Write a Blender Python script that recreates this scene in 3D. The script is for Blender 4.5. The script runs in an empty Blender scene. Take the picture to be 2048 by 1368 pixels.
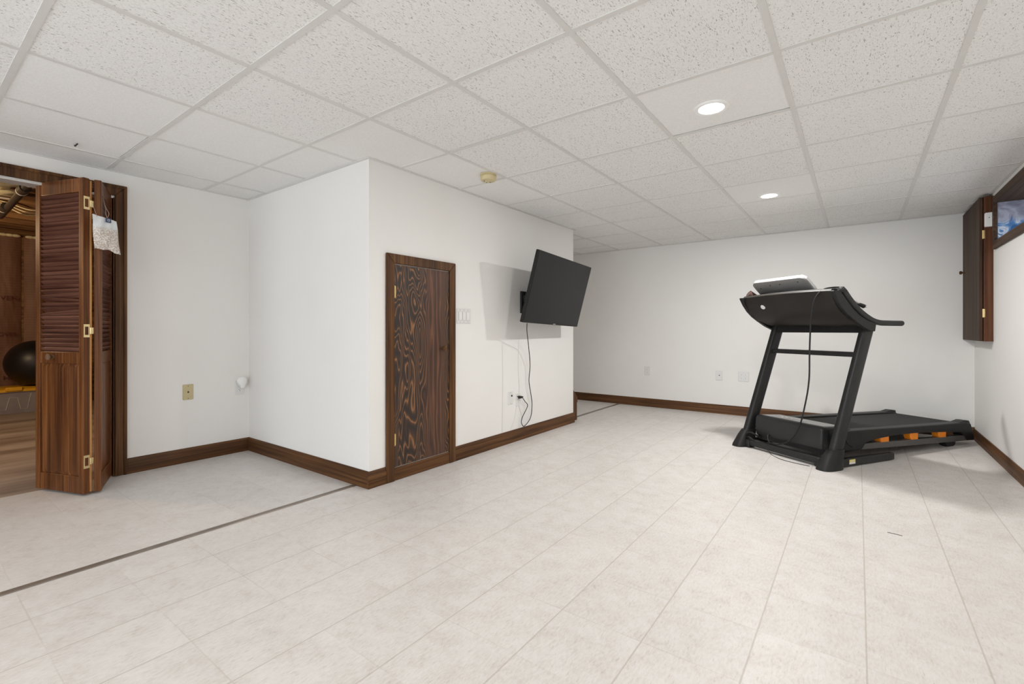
import bpy, bmesh, math, random
from mathutils import Vector, Matrix, noise
PI = math.pi
R = math.radians
S = bpy.context.scene
COL = S.collection
random.seed(4)

# ------------------------------------------------------------------ camera
H0 = 1.0451                      # eye height
H = 2.175                        # underside of the ceiling grid
YAW = R(36.461)
cd = bpy.data.cameras.new('camera')
cd.sensor_width = 36.0
cd.lens = 936.294 / 2048 * 36.0
cd.shift_y = -24.1 / 2048
cd.clip_start = 0.02
cam = bpy.data.objects.new('camera', cd)
COL.objects.link(cam)
cam.location = (0, 0, H0)
cam.rotation_euler = (PI / 2, 0, YAW - PI / 2)
S.camera = cam

# ------------------------------------------------------------------ light
WORLD = 3.5
W = bpy.data.worlds.new('world')
S.world = W
W.use_nodes = True
bg = W.node_tree.nodes['Background']
bg.inputs['Color'].default_value = (0.86, 0.93, 1.0, 1)
bg.inputs['Strength'].default_value = WORLD
S.view_settings.view_transform = 'Standard'
S.view_settings.look = 'None'
S.view_settings.gamma = 1
S.view_settings.use_curve_mapping = False
S.view_settings.exposure = 0.05
CAN = {'near': 18.5, 'far': 30.0, 'behind': 38.0}   # watts of each recessed lamp; the one behind is added fill
S.cycles.diffuse_bounces = 8
BULB_W = 85.0


# ------------------------------------------------------------------ node helpers
def new_mat(name):
    m = bpy.data.materials.new(name)
    m.use_nodes = True
    nt = m.node_tree
    b = nt.nodes['Principled BSDF']
    return m, nt, b


def N(nt, kind, **kw):
    n = nt.nodes.new(kind)
    for k, v in kw.items():
        if k in n.inputs.keys():
            n.inputs[k].default_value = v
        else:
            setattr(n, k, v)
    return n


def L(nt, a, b):
    nt.links.new(a, b)


def ramp(nt, src, stops, interp='LINEAR'):
    r = nt.nodes.new('ShaderNodeValToRGB')
    r.color_ramp.interpolation = interp
    while len(r.color_ramp.elements) < len(stops):
        r.color_ramp.elements.new(0.5)
    for e, (p, c) in zip(r.color_ramp.elements, stops):
        e.position = p
        e.color = (c[0], c[1], c[2], 1) if not isinstance(c, (int, float)) else (c, c, c, 1)
    L(nt, src, r.inputs['Fac'])
    return r


def coords(nt, scale=(1, 1, 1), rot=(0, 0, 0), loc=(0, 0, 0)):
    tc = nt.nodes.new('ShaderNodeTexCoord')
    mp = nt.nodes.new('ShaderNodeMapping')
    mp.inputs['Scale'].default_value = scale
    mp.inputs['Rotation'].default_value = rot
    mp.inputs['Location'].default_value = loc
    L(nt, tc.outputs['Object'], mp.inputs['Vector'])
    return mp.outputs['Vector']


def mix(nt, fac, a, b, blend='MIX'):
    m = nt.nodes.new('ShaderNodeMix')
    m.data_type = 'RGBA'
    m.blend_type = blend
    for s, v in ((0, fac), (6, a), (7, b)):
        if isinstance(v, (int, float)):
            m.inputs[s].default_value = v
        elif isinstance(v, tuple):
            m.inputs[s].default_value = (v[0], v[1], v[2], 1)
        else:
            L(nt, v, m.inputs[s])
    return m.outputs[2]


def math_n(nt, op, a, b=0.0, c=None):
    m = nt.nodes.new('ShaderNodeMath')
    m.operation = op
    for i, v in enumerate((a, b, c)):
        if v is None:
            continue
        if isinstance(v, (int, float)):
            m.inputs[i].default_value = v
        else:
            L(nt, v, m.inputs[i])
    return m.outputs[0]


def bump(nt, b, height, strength=0.2, dist=0.002):
    bp = N(nt, 'ShaderNodeBump')
    bp.inputs['Strength'].default_value = strength
    bp.inputs['Distance'].default_value = dist
    L(nt, height, bp.inputs['Height'])
    L(nt, bp.outputs['Normal'], b.inputs['Normal'])


def plain(name, col, rough=0.5, metal=0.0, var=0.06, spec=0.5, scale=30.0):
    m, nt, b = new_mat(name)
    n = N(nt, 'ShaderNodeTexNoise')
    n.inputs['Scale'].default_value = scale
    n.inputs['Detail'].default_value = 3
    L(nt, coords(nt), n.inputs['Vector'])
    lo = tuple(c * (1 - var) for c in col)
    hi = tuple(min(1, c * (1 + var)) for c in col)
    r = ramp(nt, n.outputs['Fac'], [(0.3, lo), (0.7, hi)])
    L(nt, r.outputs['Color'], b.inputs['Base Color'])
    b.inputs['Roughness'].default_value = rough
    b.inputs['Metallic'].default_value = metal
    b.inputs['Specular IOR Level'].default_value = spec
    return m


def wood(name, dark, mid, light, axis='Z', rough=0.45, fine=60.0):
    m, nt, b = new_mat(name)
    s = {'X': (1.2, fine, fine), 'Y': (fine, 1.2, fine), 'Z': (fine, fine, 1.2)}[axis]
    n = N(nt, 'ShaderNodeTexNoise')
    n.inputs['Scale'].default_value = 1.0
    n.inputs['Detail'].default_value = 5
    n.inputs['Distortion'].default_value = 0.6
    L(nt, coords(nt, s), n.inputs['Vector'])
    s2 = tuple(x * (0.14 if x > 2 else 0.8) for x in s)
    n2 = N(nt, 'ShaderNodeTexNoise')
    n2.inputs['Scale'].default_value = 1.0
    n2.inputs['Detail'].default_value = 3
    L(nt, coords(nt, s2, loc=(3, 1, 2)), n2.inputs['Vector'])
    f = math_n(nt, 'ADD', math_n(nt, 'MULTIPLY', n.outputs['Fac'], 0.6), math_n(nt, 'MULTIPLY', n2.outputs['Fac'], 0.4))
    r = ramp(nt, f, [(0.36, dark), (0.5, mid), (0.66, light)])
    L(nt, r.outputs['Color'], b.inputs['Base Color'])
    b.inputs['Roughness'].default_value = rough
    b.inputs['Specular IOR Level'].default_value = 0.2
    bump(nt, b, n.outputs['Fac'], 0.15, 0.001)
    return m


# ------------------------------------------------------------------ materials
def wall_mat():
    m, nt, b = new_mat('wall_paint')
    n = N(nt, 'ShaderNodeTexNoise')
    n.inputs['Scale'].default_value = 1.7
    n.inputs['Detail'].default_value = 3
    L(nt, coords(nt), n.inputs['Vector'])
    r = ramp(nt, n.outputs['Fac'], [(0.3, (0.805, 0.79, 0.765)), (0.7, (0.825, 0.815, 0.795))])
    L(nt, r.outputs['Color'], b.inputs['Base Color'])
    b.inputs['Roughness'].default_value = 0.55
    b.inputs['Specular IOR Level'].default_value = 0.3
    n2 = N(nt, 'ShaderNodeTexNoise')
    n2.inputs['Scale'].default_value = 160
    n2.inputs['Detail'].default_value = 2
    L(nt, coords(nt, (1, 1, 0.25)), n2.inputs['Vector'])
    bump(nt, b, n2.outputs['Fac'], 0.12, 0.001)
    return m


def floor_mat():
    m, nt, b = new_mat('vinyl_floor')
    X0, PX, Y0, PY = 0.6238, 0.29818, 2.4066, 0.30363
    tc = nt.nodes.new('ShaderNodeTexCoord')
    sx = nt.nodes.new('ShaderNodeSeparateXYZ')
    L(nt, tc.outputs['Object'], sx.inputs[0])
    x, y = sx.outputs[0], sx.outputs[1]
    ux = math_n(nt, 'DIVIDE', math_n(nt, 'SUBTRACT', x, X0), PX)
    uy = math_n(nt, 'DIVIDE', math_n(nt, 'SUBTRACT', y, Y0), PY)

    def line(u, p, w):
        fr = math_n(nt, 'FRACT', math_n(nt, 'ADD', u, 0.5))
        d = math_n(nt, 'MULTIPLY', math_n(nt, 'ABSOLUTE', math_n(nt, 'SUBTRACT', fr, 0.5)), p)
        mr = nt.nodes.new('ShaderNodeMapRange')
        L(nt, d, mr.inputs['Value'])
        mr.inputs['From Min'].default_value = w * 0.45
        mr.inputs['From Max'].default_value = w * 1.25
        mr.inputs['To Min'].default_value = 1
        mr.inputs['To Max'].default_value = 0
        return mr.outputs['Result']
    gx = line(ux, PX, 0.0024)
    gy = line(uy, PY, 0.0028)
    # the stretch beyond the seam strip only has joints one way
    near = math_n(nt, 'LESS_THAN', y, 2.72)
    gy = math_n(nt, 'MULTIPLY', gy, near)
    nv = N(nt, 'ShaderNodeTexNoise')
    nv.inputs['Scale'].default_value = 2.3
    nv.inputs['Detail'].default_value = 2
    L(nt, tc.outputs['Object'], nv.inputs['Vector'])
    fade = ramp(nt, nv.outputs['Fac'], [(0.42, 0.12), (0.6, 0.9)])
    gx2 = math_n(nt, 'MULTIPLY', gx, fade.outputs['Color'])
    g = math_n(nt, 'MAXIMUM', math_n(nt, 'MULTIPLY', gx2, 0.6), gy)
    # tile to tile variation
    cx = math_n(nt, 'FLOOR', ux)
    cy = math_n(nt, 'FLOOR', uy)
    cmb = nt.nodes.new('ShaderNodeCombineXYZ')
    cy = math_n(nt, 'MULTIPLY', cy, near)
    L(nt, cx, cmb.inputs[0]); L(nt, cy, cmb.inputs[1])
    wn = nt.nodes.new('ShaderNodeTexWhiteNoise')
    L(nt, cmb.outputs[0], wn.inputs['Vector'])
    # mottling: clouds, streaks and fine specks
    n1 = N(nt, 'ShaderNodeTexNoise')
    n1.inputs['Scale'].default_value = 11
    n1.inputs['Detail'].default_value = 7
    n1.inputs['Roughness'].default_value = 0.65
    off = nt.nodes.new('ShaderNodeVectorMath')
    off.operation = 'MULTIPLY_ADD'
    L(nt, wn.outputs['Color'], off.inputs[0])
    off.inputs[1].default_value = (9, 9, 9)
    L(nt, tc.outputs['Object'], off.inputs[2])
    L(nt, off.outputs[0], n1.inputs['Vector'])
    n2 = N(nt, 'ShaderNodeTexNoise')
    n2.inputs['Scale'].default_value = 1
    n2.inputs['Detail'].default_value = 6
    n2.inputs['Roughness'].default_value = 0.75
    L(nt, coords(nt, (40, 110, 1), rot=(0, 0, R(25))), n2.inputs['Vector'])
    f = math_n(nt, 'ADD', math_n(nt, 'MULTIPLY', n1.outputs['Fac'], 0.40), math_n(nt, 'MULTIPLY', n2.outputs['Fac'], 0.60))
    r = ramp(nt, f, [(0.32, (0.47, 0.42, 0.375)), (0.43, (0.61, 0.572, 0.54)), (0.53, (0.665, 0.638, 0.615)), (0.66, (0.715, 0.69, 0.672))])
    tv = ramp(nt, wn.outputs['Value'], [(0.0, 0.98), (1.0, 1.015)])
    c = mix(nt, 1.0, r.outputs['Color'], tv.outputs['Color'], 'MULTIPLY')
    # short scratches and grit
    n3 = N(nt, 'ShaderNodeTexNoise')
    n3.inputs['Scale'].default_value = 1
    n3.inputs['Detail'].default_value = 1
    L(nt, coords(nt, (28, 170, 1), rot=(0, 0, R(-34))), n3.inputs['Vector'])
    sc = ramp(nt, n3.outputs['Fac'], [(0.66, 0.0), (0.74, 0.4)])
    c = mix(nt, sc.outputs['Color'], c, (0.44, 0.37, 0.30))
    c = mix(nt, math_n(nt, 'MULTIPLY', g, 0.62), c, (0.42, 0.365, 0.32))
    L(nt, c, b.inputs['Base Color'])
    b.inputs['Roughness'].default_value = 0.42
    b.inputs['Specular IOR Level'].default_value = 0.35
    bump(nt, b, math_n(nt, 'SUBTRACT', math_n(nt, 'MULTIPLY', n2.outputs['Fac'], 0.25), g), 0.2, 0.0012)
    return m


def tile_mat(name, kind):
    m, nt, b = new_mat(name)
    base = (0.85, 0.85, 0.842)
    dark = (0.30, 0.285, 0.265)
    n2 = N(nt, 'ShaderNodeTexNoise')
    n2.inputs['Scale'].default_value = 170
    n2.inputs['Detail'].default_value = 2
    L(nt, coords(nt), n2.inputs['Vector'])
    speck = ramp(nt, n2.outputs['Fac'], [(0.35, tuple(c * 0.93 for c in base)), (0.6, base)])
    col = speck.outputs['Color']
    hgt = n2.outputs['Fac']
    if kind != 'smooth':
        if kind == 'fissure':
            sc, rot, lim = (62, 250, 1), R(96), (0.625, 0.665)
        elif kind == 'fissure_across':
            sc, rot, lim = (62, 250, 1), R(14), (0.625, 0.665)
        else:
            sc, rot, lim = (105, 165, 1), R(18), (0.635, 0.675)
        n3 = N(nt, 'ShaderNodeTexNoise')
        n3.inputs['Scale'].default_value = 1
        n3.inputs['Detail'].default_value = 1.5
        n3.inputs['Distortion'].default_value = 0.9
        L(nt, coords(nt, sc, rot=(0, 0, rot)), n3.inputs['Vector'])
        mk = ramp(nt, n3.outputs['Fac'], [(lim[0], 0.0), (lim[1], 1.0)])
        v = N(nt, 'ShaderNodeTexVoronoi')
        v.inputs['Scale'].default_value = 120
        L(nt, coords(nt), v.inputs['Vector'])
        ph = ramp(nt, v.outputs['Distance'], [(0.12, 1.0), (0.22, 0.0)])
        mark = math_n(nt, 'MAXIMUM', mk.outputs['Color'], math_n(nt, 'MULTIPLY', ph.outputs['Color'], 0.38))
        col = mix(nt, math_n(nt, 'MULTIPLY', mark, 0.8), col, dark)
        hgt = math_n(nt, 'SUBTRACT', math_n(nt, 'MULTIPLY', n2.outputs['Fac'], 0.2), mark)
    L(nt, col, b.inputs['Base Color'])
    b.inputs['Roughness'].default_value = 0.9
    b.inputs['Specular IOR Level'].default_value = 0.15
    bump(nt, b, hgt, 0.15, 0.001)
    return m


def plywood_mat():
    m, nt, b = new_mat('plywood_stained')
    tc = nt.nodes.new('ShaderNodeTexCoord')
    sx = nt.nodes.new('ShaderNodeSeparateXYZ')
    L(nt, tc.outputs['Object'], sx.inputs[0])
    n = N(nt, 'ShaderNodeTexNoise')
    n.inputs['Scale'].default_value = 1
    n.inputs['Detail'].default_value = 2.2
    n.inputs['Roughness'].default_value = 0.45
    n.inputs['Distortion'].default_value = 0.35
    L(nt, coords(nt, (6.6, 6.6, 1.55), loc=(1.3, 0, 0.4)), n.inputs['Vector'])
    x = sx.outputs[0]
    # rings crowd towards the hinge side and the far edge, the middle stays straight grained
    band = ramp(nt, x, [(0.0, 1.0), (0.24, 1.0), (0.34, 0.22), (0.46, 0.18), (0.5, 0.8), (0.545, 1.0)])
    amp = math_n(nt, 'MULTIPLY', band.outputs['Color'], 21.0)
    ph = math_n(nt, 'ADD', math_n(nt, 'MULTIPLY', n.outputs['Fac'], amp), math_n(nt, 'MULTIPLY', x, 26.0))
    fr = math_n(nt, 'PINGPONG', ph, 0.5)
    n2 = N(nt, 'ShaderNodeTexNoise')
    n2.inputs['Scale'].default_value = 1
    n2.inputs['Detail'].default_value = 4
    L(nt, coords(nt, (120, 120, 3)), n2.inputs['Vector'])
    v = math_n(nt, 'ADD', math_n(nt, 'MULTIPLY', fr, 1.7), math_n(nt, 'MULTIPLY', math_n(nt, 'SUBTRACT', n2.outputs['Fac'], 0.5), 0.5))
    strong = ramp(nt, v, [(0.0, (0.27, 0.125, 0.045)), (0.12, (0.15, 0.066, 0.026)), (0.27, (0.050, 0.024, 0.013)), (0.7, (0.022, 0.013, 0.009))])
    weak = ramp(nt, v, [(0.05, (0.13, 0.052, 0.024)), (0.5, (0.075, 0.028, 0.014)), (0.9, (0.045, 0.018, 0.010))])
    c = mix(nt, band.outputs['Color'], weak.outputs['Color'], strong.outputs['Color'])
    L(nt, c, b.inputs['Base Color'])
    b.inputs['Roughness'].default_value = 0.5
    bump(nt, b, v, 0.2, 0.001)
    return m


def concrete_mat():
    m, nt, b = new_mat('concrete_floor')
    n = N(nt, 'ShaderNodeTexNoise')
    n.inputs['Scale'].default_value = 1
    n.inputs['Detail'].default_value = 6
    L(nt, coords(nt, (0.9, 4.5, 1), rot=(0, 0, R(-20))), n.inputs['Vector'])
    r = ramp(nt, n.outputs['Fac'], [(0.3, (0.20, 0.15, 0.12)), (0.5, (0.38, 0.30, 0.25)), (0.68, (0.48, 0.41, 0.35))])
    L(nt, r.outputs['Color'], b.inputs['Base Color'])
    b.inputs['Roughness'].default_value = 0.6
    return m


def kraft_mat():
    m, nt, b = new_mat('kraft_paper')
    n = N(nt, 'ShaderNodeTexNoise')
    n.inputs['Scale'].default_value = 3
    n.inputs['Detail'].default_value = 4
    L(nt, coords(nt, (1, 1, 0.5)), n.inputs['Vector'])
    r = ramp(nt, n.outputs['Fac'], [(0.3, (0.17, 0.078, 0.045)), (0.7, (0.26, 0.135, 0.080))])
    w = N(nt, 'ShaderNodeTexWave')
    w.bands_direction = 'Z'
    w.inputs['Scale'].default_value = 9.0
    w.inputs['Distortion'].default_value = 0.6
    L(nt, coords(nt), w.inputs['Vector'])
    ln = ramp(nt, w.outputs['Fac'], [(0.0, 0.35), (0.12, 0.0)])
    c = mix(nt, ln.outputs['Color'], r.outputs['Color'], (0.12, 0.025, 0.015))
    L(nt, c, b.inputs['Base Color'])
    b.inputs['Roughness'].default_value = 0.6
    n4 = N(nt, 'ShaderNodeTexNoise')
    n4.inputs['Scale'].default_value = 7
    L(nt, coords(nt, (1, 1, 0.35), rot=(0, R(25), 0)), n4.inputs['Vector'])
    bump(nt, b, n4.outputs['Fac'], 0.9, 0.03)
    return m


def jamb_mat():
    # shiny plastic sheeting; blue sky reflection painted in as swirls low down
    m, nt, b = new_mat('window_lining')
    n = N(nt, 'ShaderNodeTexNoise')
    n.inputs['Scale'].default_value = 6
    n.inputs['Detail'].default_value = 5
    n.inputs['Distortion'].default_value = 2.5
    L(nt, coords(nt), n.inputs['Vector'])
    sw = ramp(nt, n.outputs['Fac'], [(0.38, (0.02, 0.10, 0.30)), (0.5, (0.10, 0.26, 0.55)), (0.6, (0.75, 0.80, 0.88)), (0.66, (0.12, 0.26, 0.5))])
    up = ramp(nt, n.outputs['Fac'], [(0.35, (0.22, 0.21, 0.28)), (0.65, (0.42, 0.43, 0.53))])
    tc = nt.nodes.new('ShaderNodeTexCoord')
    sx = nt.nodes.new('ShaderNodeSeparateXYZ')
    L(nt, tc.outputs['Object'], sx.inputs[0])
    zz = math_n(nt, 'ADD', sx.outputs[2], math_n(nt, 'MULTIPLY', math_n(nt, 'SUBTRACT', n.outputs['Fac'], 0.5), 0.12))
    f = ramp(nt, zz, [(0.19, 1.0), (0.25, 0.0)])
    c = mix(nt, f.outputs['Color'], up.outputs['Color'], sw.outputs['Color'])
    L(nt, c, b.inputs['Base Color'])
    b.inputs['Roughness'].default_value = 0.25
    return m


M = {}
M['wall'] = wall_mat()
M['floor'] = floor_mat()
M['tile_fissure'] = tile_mat('ceiling_tile_fissured', 'fissure')
M['tile_across'] = tile_mat('ceiling_tile_fissured_across', 'fissure_across')
M['tile_worm'] = tile_mat('ceiling_tile_wormed', 'worm')
M['tile_smooth'] = tile_mat('ceiling_tile_smooth', 'smooth')
M['grid'] = plain('grid_white', (0.68, 0.672, 0.655), 0.5, var=0.02)  # white greyed down to carry the shade on the bars
M['plenum'] = plain('plenum_dark', (0.02, 0.018, 0.016), 0.9)  # black stands in for the unlit void behind the tile gaps
D, MI, LI = (0.036, 0.015, 0.006), (0.088, 0.038, 0.014), (0.170, 0.078, 0.028)
M['wood_x'] = wood('dark_wood_x', D, MI, LI, 'X')
M['wood_y'] = wood('dark_wood_y', D, MI, LI, 'Y')
M['wood_z'] = wood('dark_wood_z', D, MI, LI, 'Z')
D2, MI2, LI2 = (0.048, 0.016, 0.006), (0.120, 0.042, 0.013), (0.23, 0.088, 0.027)
M['door_z'] = wood('bifold_wood_z', D2, MI2, LI2, 'Z', 0.38)
M['door_x'] = wood('bifold_wood_x', D2, MI2, LI2, 'X', 0.38)
M['slat'] = wood('louver_wood', (0.058, 0.021, 0.014), (0.125, 0.050, 0.033), (0.23, 0.105, 0.07), 'X', 0.4)
M['gap_light'] = wood('gap_light_orange', (0.30, 0.13, 0.04), (0.45, 0.21, 0.07), (0.55, 0.29, 0.11), 'Z', 0.5)  # warm light between the folded leaves, put into the colour
M['knob_tan'] = wood('knob_wood', (0.10, 0.055, 0.03), (0.20, 0.115, 0.065), (0.34, 0.22, 0.14), 'Z', 0.45, 140)
M['cab_z'] = wood('cabinet_wood', (0.026, 0.014, 0.009), (0.055, 0.031, 0.020), (0.095, 0.055, 0.036), 'Z', 0.65, 45)
M['cab_red'] = wood('cabinet_frame_wood', (0.05, 0.018, 0.008), (0.10, 0.036, 0.015), (0.15, 0.06, 0.024), 'Z', 0.45)
M['win_x'] = wood('window_wood', (0.026, 0.013, 0.008), (0.060, 0.033, 0.020), (0.12, 0.07, 0.043), 'X', 0.6)
M['joist'] = wood('joist_wood', (0.10, 0.045, 0.018), (0.20, 0.10, 0.04), (0.32, 0.17, 0.07), 'X', 0.7, 25)
M['ply'] = plywood_mat()
M['brass'] = plain('brass', (0.80, 0.60, 0.26), 0.28, 1.0)
M['brass_pale'] = plain('pale_brass', (0.84, 0.67, 0.36), 0.35, 1.0)
M['white'] = plain('white_plastic', (0.73, 0.725, 0.71), 0.35, var=0.01)
M['rocker'] = plain('white_rocker', (0.80, 0.80, 0.785), 0.35, var=0.01)
M['white_soft'] = plain('white_device', (0.86, 0.86, 0.85), 0.3, var=0.01)
M['ivory'] = plain('ivory_plastic', (0.55, 0.47, 0.27), 0.4, var=0.04)
M['smoke'] = plain('aged_plastic', (0.60, 0.51, 0.29), 0.45, var=0.03)
M['slot'] = plain('dark_slot', (0.02, 0.02, 0.02), 0.6)
M['gray_slot'] = plain('grey_slot', (0.35, 0.35, 0.34), 0.6)
M['black'] = plain('black_plastic', (0.015, 0.0145, 0.014), 0.5, var=0.15, spec=0.35)
M['black_metal'] = plain('black_powdercoat', (0.018, 0.0178, 0.0175), 0.42, var=0.2, spec=0.4, scale=60)
M['pan'] = plain('console_black', (0.024, 0.021, 0.018), 0.55, var=0.12, spec=0.3, scale=8)
M['tread_pad'] = plain('handle_foam', (0.036, 0.035, 0.034), 0.7, var=0.1)
M['hood'] = plain('motor_hood_black', (0.024, 0.024, 0.025), 0.36, var=0.1, spec=0.4, scale=6)
M['hood_top'] = plain('motor_hood_gloss', (0.045, 0.044, 0.043), 0.16, var=0.06, spec=0.8, scale=6)
M['belt'] = plain('running_belt', (0.012, 0.012, 0.012), 0.8, var=0.25, scale=120)
M['rail_gray'] = plain('grey_rail', (0.095, 0.092, 0.088), 0.45, 0.1)
M['orange'] = plain('orange_cushion', (0.90, 0.26, 0.012), 0.45, var=0.05)
M['display_gray'] = plain('display_grey', (0.23, 0.225, 0.22), 0.45, var=0.03)
M['display_white'] = plain('display_rim', (0.74, 0.73, 0.71), 0.4, var=0.02)
M['screen'] = plain('tv_screen', (0.012, 0.012, 0.012), 0.34, var=0.05, spec=0.22)
M['tv_body'] = plain('tv_body', (0.011, 0.011, 0.010), 0.45, spec=0.3)
M['tube_brown'] = plain('tube_brown', (0.085, 0.05, 0.042), 0.5)
M['strip'] = plain('seam_strip', (0.215, 0.18, 0.15), 0.35, 0.35, var=0.12, scale=12)
M['concrete'] = concrete_mat()
M['kraft'] = kraft_mat()
M['red_ink'] = plain('red_ink', (0.11, 0.016, 0.012), 0.7)
M['insul'] = plain('fibreglass', (0.86, 0.74, 0.46), 0.95, var=0.2, scale=9)
M['pipe'] = plain('black_pipe', (0.030, 0.026, 0.022), 0.35)
M['pipe_white'] = plain('white_fitting', (0.66, 0.63, 0.58), 0.4)
M['ball'] = plain('black_rubber', (0.010, 0.009, 0.010), 0.42)
M['yellow'] = plain('yellow_lid', (0.80, 0.42, 0.012), 0.4, var=0.04)
M['sticker_y'] = plain('sticker_yellow', (0.80, 0.66, 0.16), 0.5, var=0.02)
M['sticker_w'] = plain('sticker_white', (0.80, 0.78, 0.76), 0.5, var=0.02)
M['navy'] = plain('navy_label', (0.035, 0.065, 0.14), 0.5)
M['string'] = plain('jute_string', (0.34, 0.27, 0.20), 0.8)
M['wire_paint'] = plain('painted_wire', (0.66, 0.645, 0.62), 0.5, var=0.01)
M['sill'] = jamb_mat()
M['step'] = plain('aluminium_track', (0.62, 0.60, 0.57), 0.4, 0.3)


def clear_plastic():
    m, nt, b = new_mat('clear_bin_plastic')
    n = N(nt, 'ShaderNodeTexNoise')
    n.inputs['Scale'].default_value = 5
    L(nt, coords(nt), n.inputs['Vector'])
    r = ramp(nt, n.outputs['Fac'], [(0.3, (0.42, 0.38, 0.40)), (0.7, (0.52, 0.48, 0.50))])
    L(nt, r.outputs['Color'], b.inputs['Base Color'])
    b.inputs['Roughness'].default_value = 0.2
    b.inputs['Transmission Weight'].default_value = 0.35
    return m


def mesh_bag():
    m, nt, b = new_mat('sachet_mesh')
    v = N(nt, 'ShaderNodeTexVoronoi')
    v.inputs['Scale'].default_value = 130
    L(nt, coords(nt), v.inputs['Vector'])
    r = ramp(nt, v.outputs['Distance'], [(0.25, (0.80, 0.78, 0.76)), (0.6, (0.50, 0.42, 0.35))])
    tc = nt.nodes.new('ShaderNodeTexCoord')
    sx = nt.nodes.new('ShaderNodeSeparateXYZ')
    L(nt, tc.outputs['Object'], sx.inputs[0])
    f = ramp(nt, math_n(nt, 'ADD', sx.outputs[2], 0.2), [(0.115, 1.0), (0.145, 0.0)])
    c = mix(nt, f.outputs['Color'], (0.72, 0.74, 0.75), r.outputs['Color'])
    L(nt, c, b.inputs['Base Color'])
    b.inputs['Roughness'].default_value = 0.6
    bump(nt, b, v.outputs['Distance'], 0.3, 0.003)
    return m


def emit(name, col, strength):
    m, nt, b = new_mat(name)
    n = N(nt, 'ShaderNodeTexNoise')
    n.inputs['Scale'].default_value = 4
    r = ramp(nt, n.outputs['Fac'], [(0.0, col), (1.0, col)])
    L(nt, r.outputs['Color'], b.inputs['Emission Color'])
    b.inputs['Emission Strength'].default_value = strength
    b.inputs['Base Color'].default_value = (0.8, 0.8, 0.8, 1)
    return m


def glass_mat():
    m, nt, b = new_mat('window_glass')
    b.inputs['Base Color'].default_value = (0.95, 0.98, 1, 1)
    b.inputs['Roughness'].default_value = 0.02
    b.inputs['Transmission Weight'].default_value = 1.0
    b.inputs['IOR'].default_value = 1.45
    return m


M['clear'] = clear_plastic()
M['bag'] = mesh_bag()
M['lens'] = emit('lamp_lens', (1.0, 0.97, 0.93), 14.0)
M['bulb'] = emit('bulb_glow', (1.0, 0.74, 0.42), 25.0)
M['glass'] = glass_mat()


# ------------------------------------------------------------------ mesh helpers
def box(bm, lo, hi):
    x0, y0, z0 = lo; x1, y1, z1 = hi
    v = [bm.verts.new(p) for p in ((x0, y0, z0), (x1, y0, z0), (x1, y1, z0), (x0, y1, z0), (x0, y0, z1), (x1, y0, z1), (x1, y1, z1), (x0, y1, z1))]
    fs = [(0, 3, 2, 1), (4, 5, 6, 7), (0, 1, 5, 4), (1, 2, 6, 5), (2, 3, 7, 6), (3, 0, 4, 7)]
    return [bm.faces.new([v[i] for i in f]) for f in fs]


def prism(bm, poly, axis, a0, a1):
    """poly: 2-D outline in the plane across `axis` (x: (y,z), y: (x,z), z: (x,y))"""
    def P(p, a):
        return {'x': (a, p[0], p[1]), 'y': (p[0], a, p[1]), 'z': (p[0], p[1], a)}[axis]
    r0 = [bm.verts.new(P(p, a0)) for p in poly]
    r1 = [bm.verts.new(P(p, a1)) for p in poly]
    n = len(poly)
    bm.faces.new(r0)
    bm.faces.new(list(reversed(r1)))
    for i in range(n):
        bm.faces.new((r0[i], r1[i], r1[(i + 1) % n], r0[(i + 1) % n]))


def loft(bm, rings, cap=True):
    vr = [[bm.verts.new(p) for p in r] for r in rings]
    n = len(rings[0])
    for a, b in zip(vr, vr[1:]):
        for i in range(n):
            bm.faces.new((a[i], a[(i + 1) % n], b[(i + 1) % n], b[i]))
    if cap:
        bm.faces.new(list(reversed(vr[0])))
        bm.faces.new(vr[-1])


def smooth_path(pts, k=6):
    pts = [Vector(p) for p in pts]
    out = []
    for i in range(len(pts) - 1):
        p0 = pts[max(i - 1, 0)]; p1 = pts[i]; p2 = pts[i + 1]; p3 = pts[min(i + 2, len(pts) - 1)]
        for j in range(k):
            t = j / k
            out.append(0.5 * ((2 * p1) + (p2 - p0) * t + (2 * p0 - 5 * p1 + 4 * p2 - p3) * t * t + (3 * p1 - p0 - 3 * p2 + p3) * t ** 3))
    out.append(pts[-1])
    return out


def tube(bm, pts, r, seg=10, cap=True, dome=False):
    pts = [Vector(p) for p in pts]
    rings = []
    up = Vector((0.13, 0.31, 0.94)).normalized()
    prev = None
    rr = r if isinstance(r, (list, tuple)) else [r] * len(pts)
    if dome:
        d0 = (pts[1] - pts[0]).normalized(); d1 = (pts[-1] - pts[-2]).normalized()
        a, b = pts[0], pts[-1]
        pts = [a - d0 * rr[0] * 0.5, a - d0 * rr[0] * 0.3] + pts + [b + d1 * rr[-1] * 0.3, b + d1 * rr[-1] * 0.5]
        rr = [rr[0] * 0.4, rr[0] * 0.8] + list(rr) + [rr[-1] * 0.8, rr[-1] * 0.4]
    for i, p in enumerate(pts):
        t = (pts[min(i + 1, len(pts) - 1)] - pts[max(i - 1, 0)]).normalized()
        if prev is None:
            a = t.cross(up)
            if a.length < 1e-3:
                a = t.cross(Vector((1, 0, 0)))
            a.normalize()
        else:
            a = (prev - t * prev.dot(t)).normalized()
        prev = a
        b = t.cross(a)
        rings.append([p + (a * math.cos(2 * PI * k / seg) + b * math.sin(2 * PI * k / seg)) * rr[i] for k in range(seg)])
    loft(bm, rings, cap)


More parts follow.
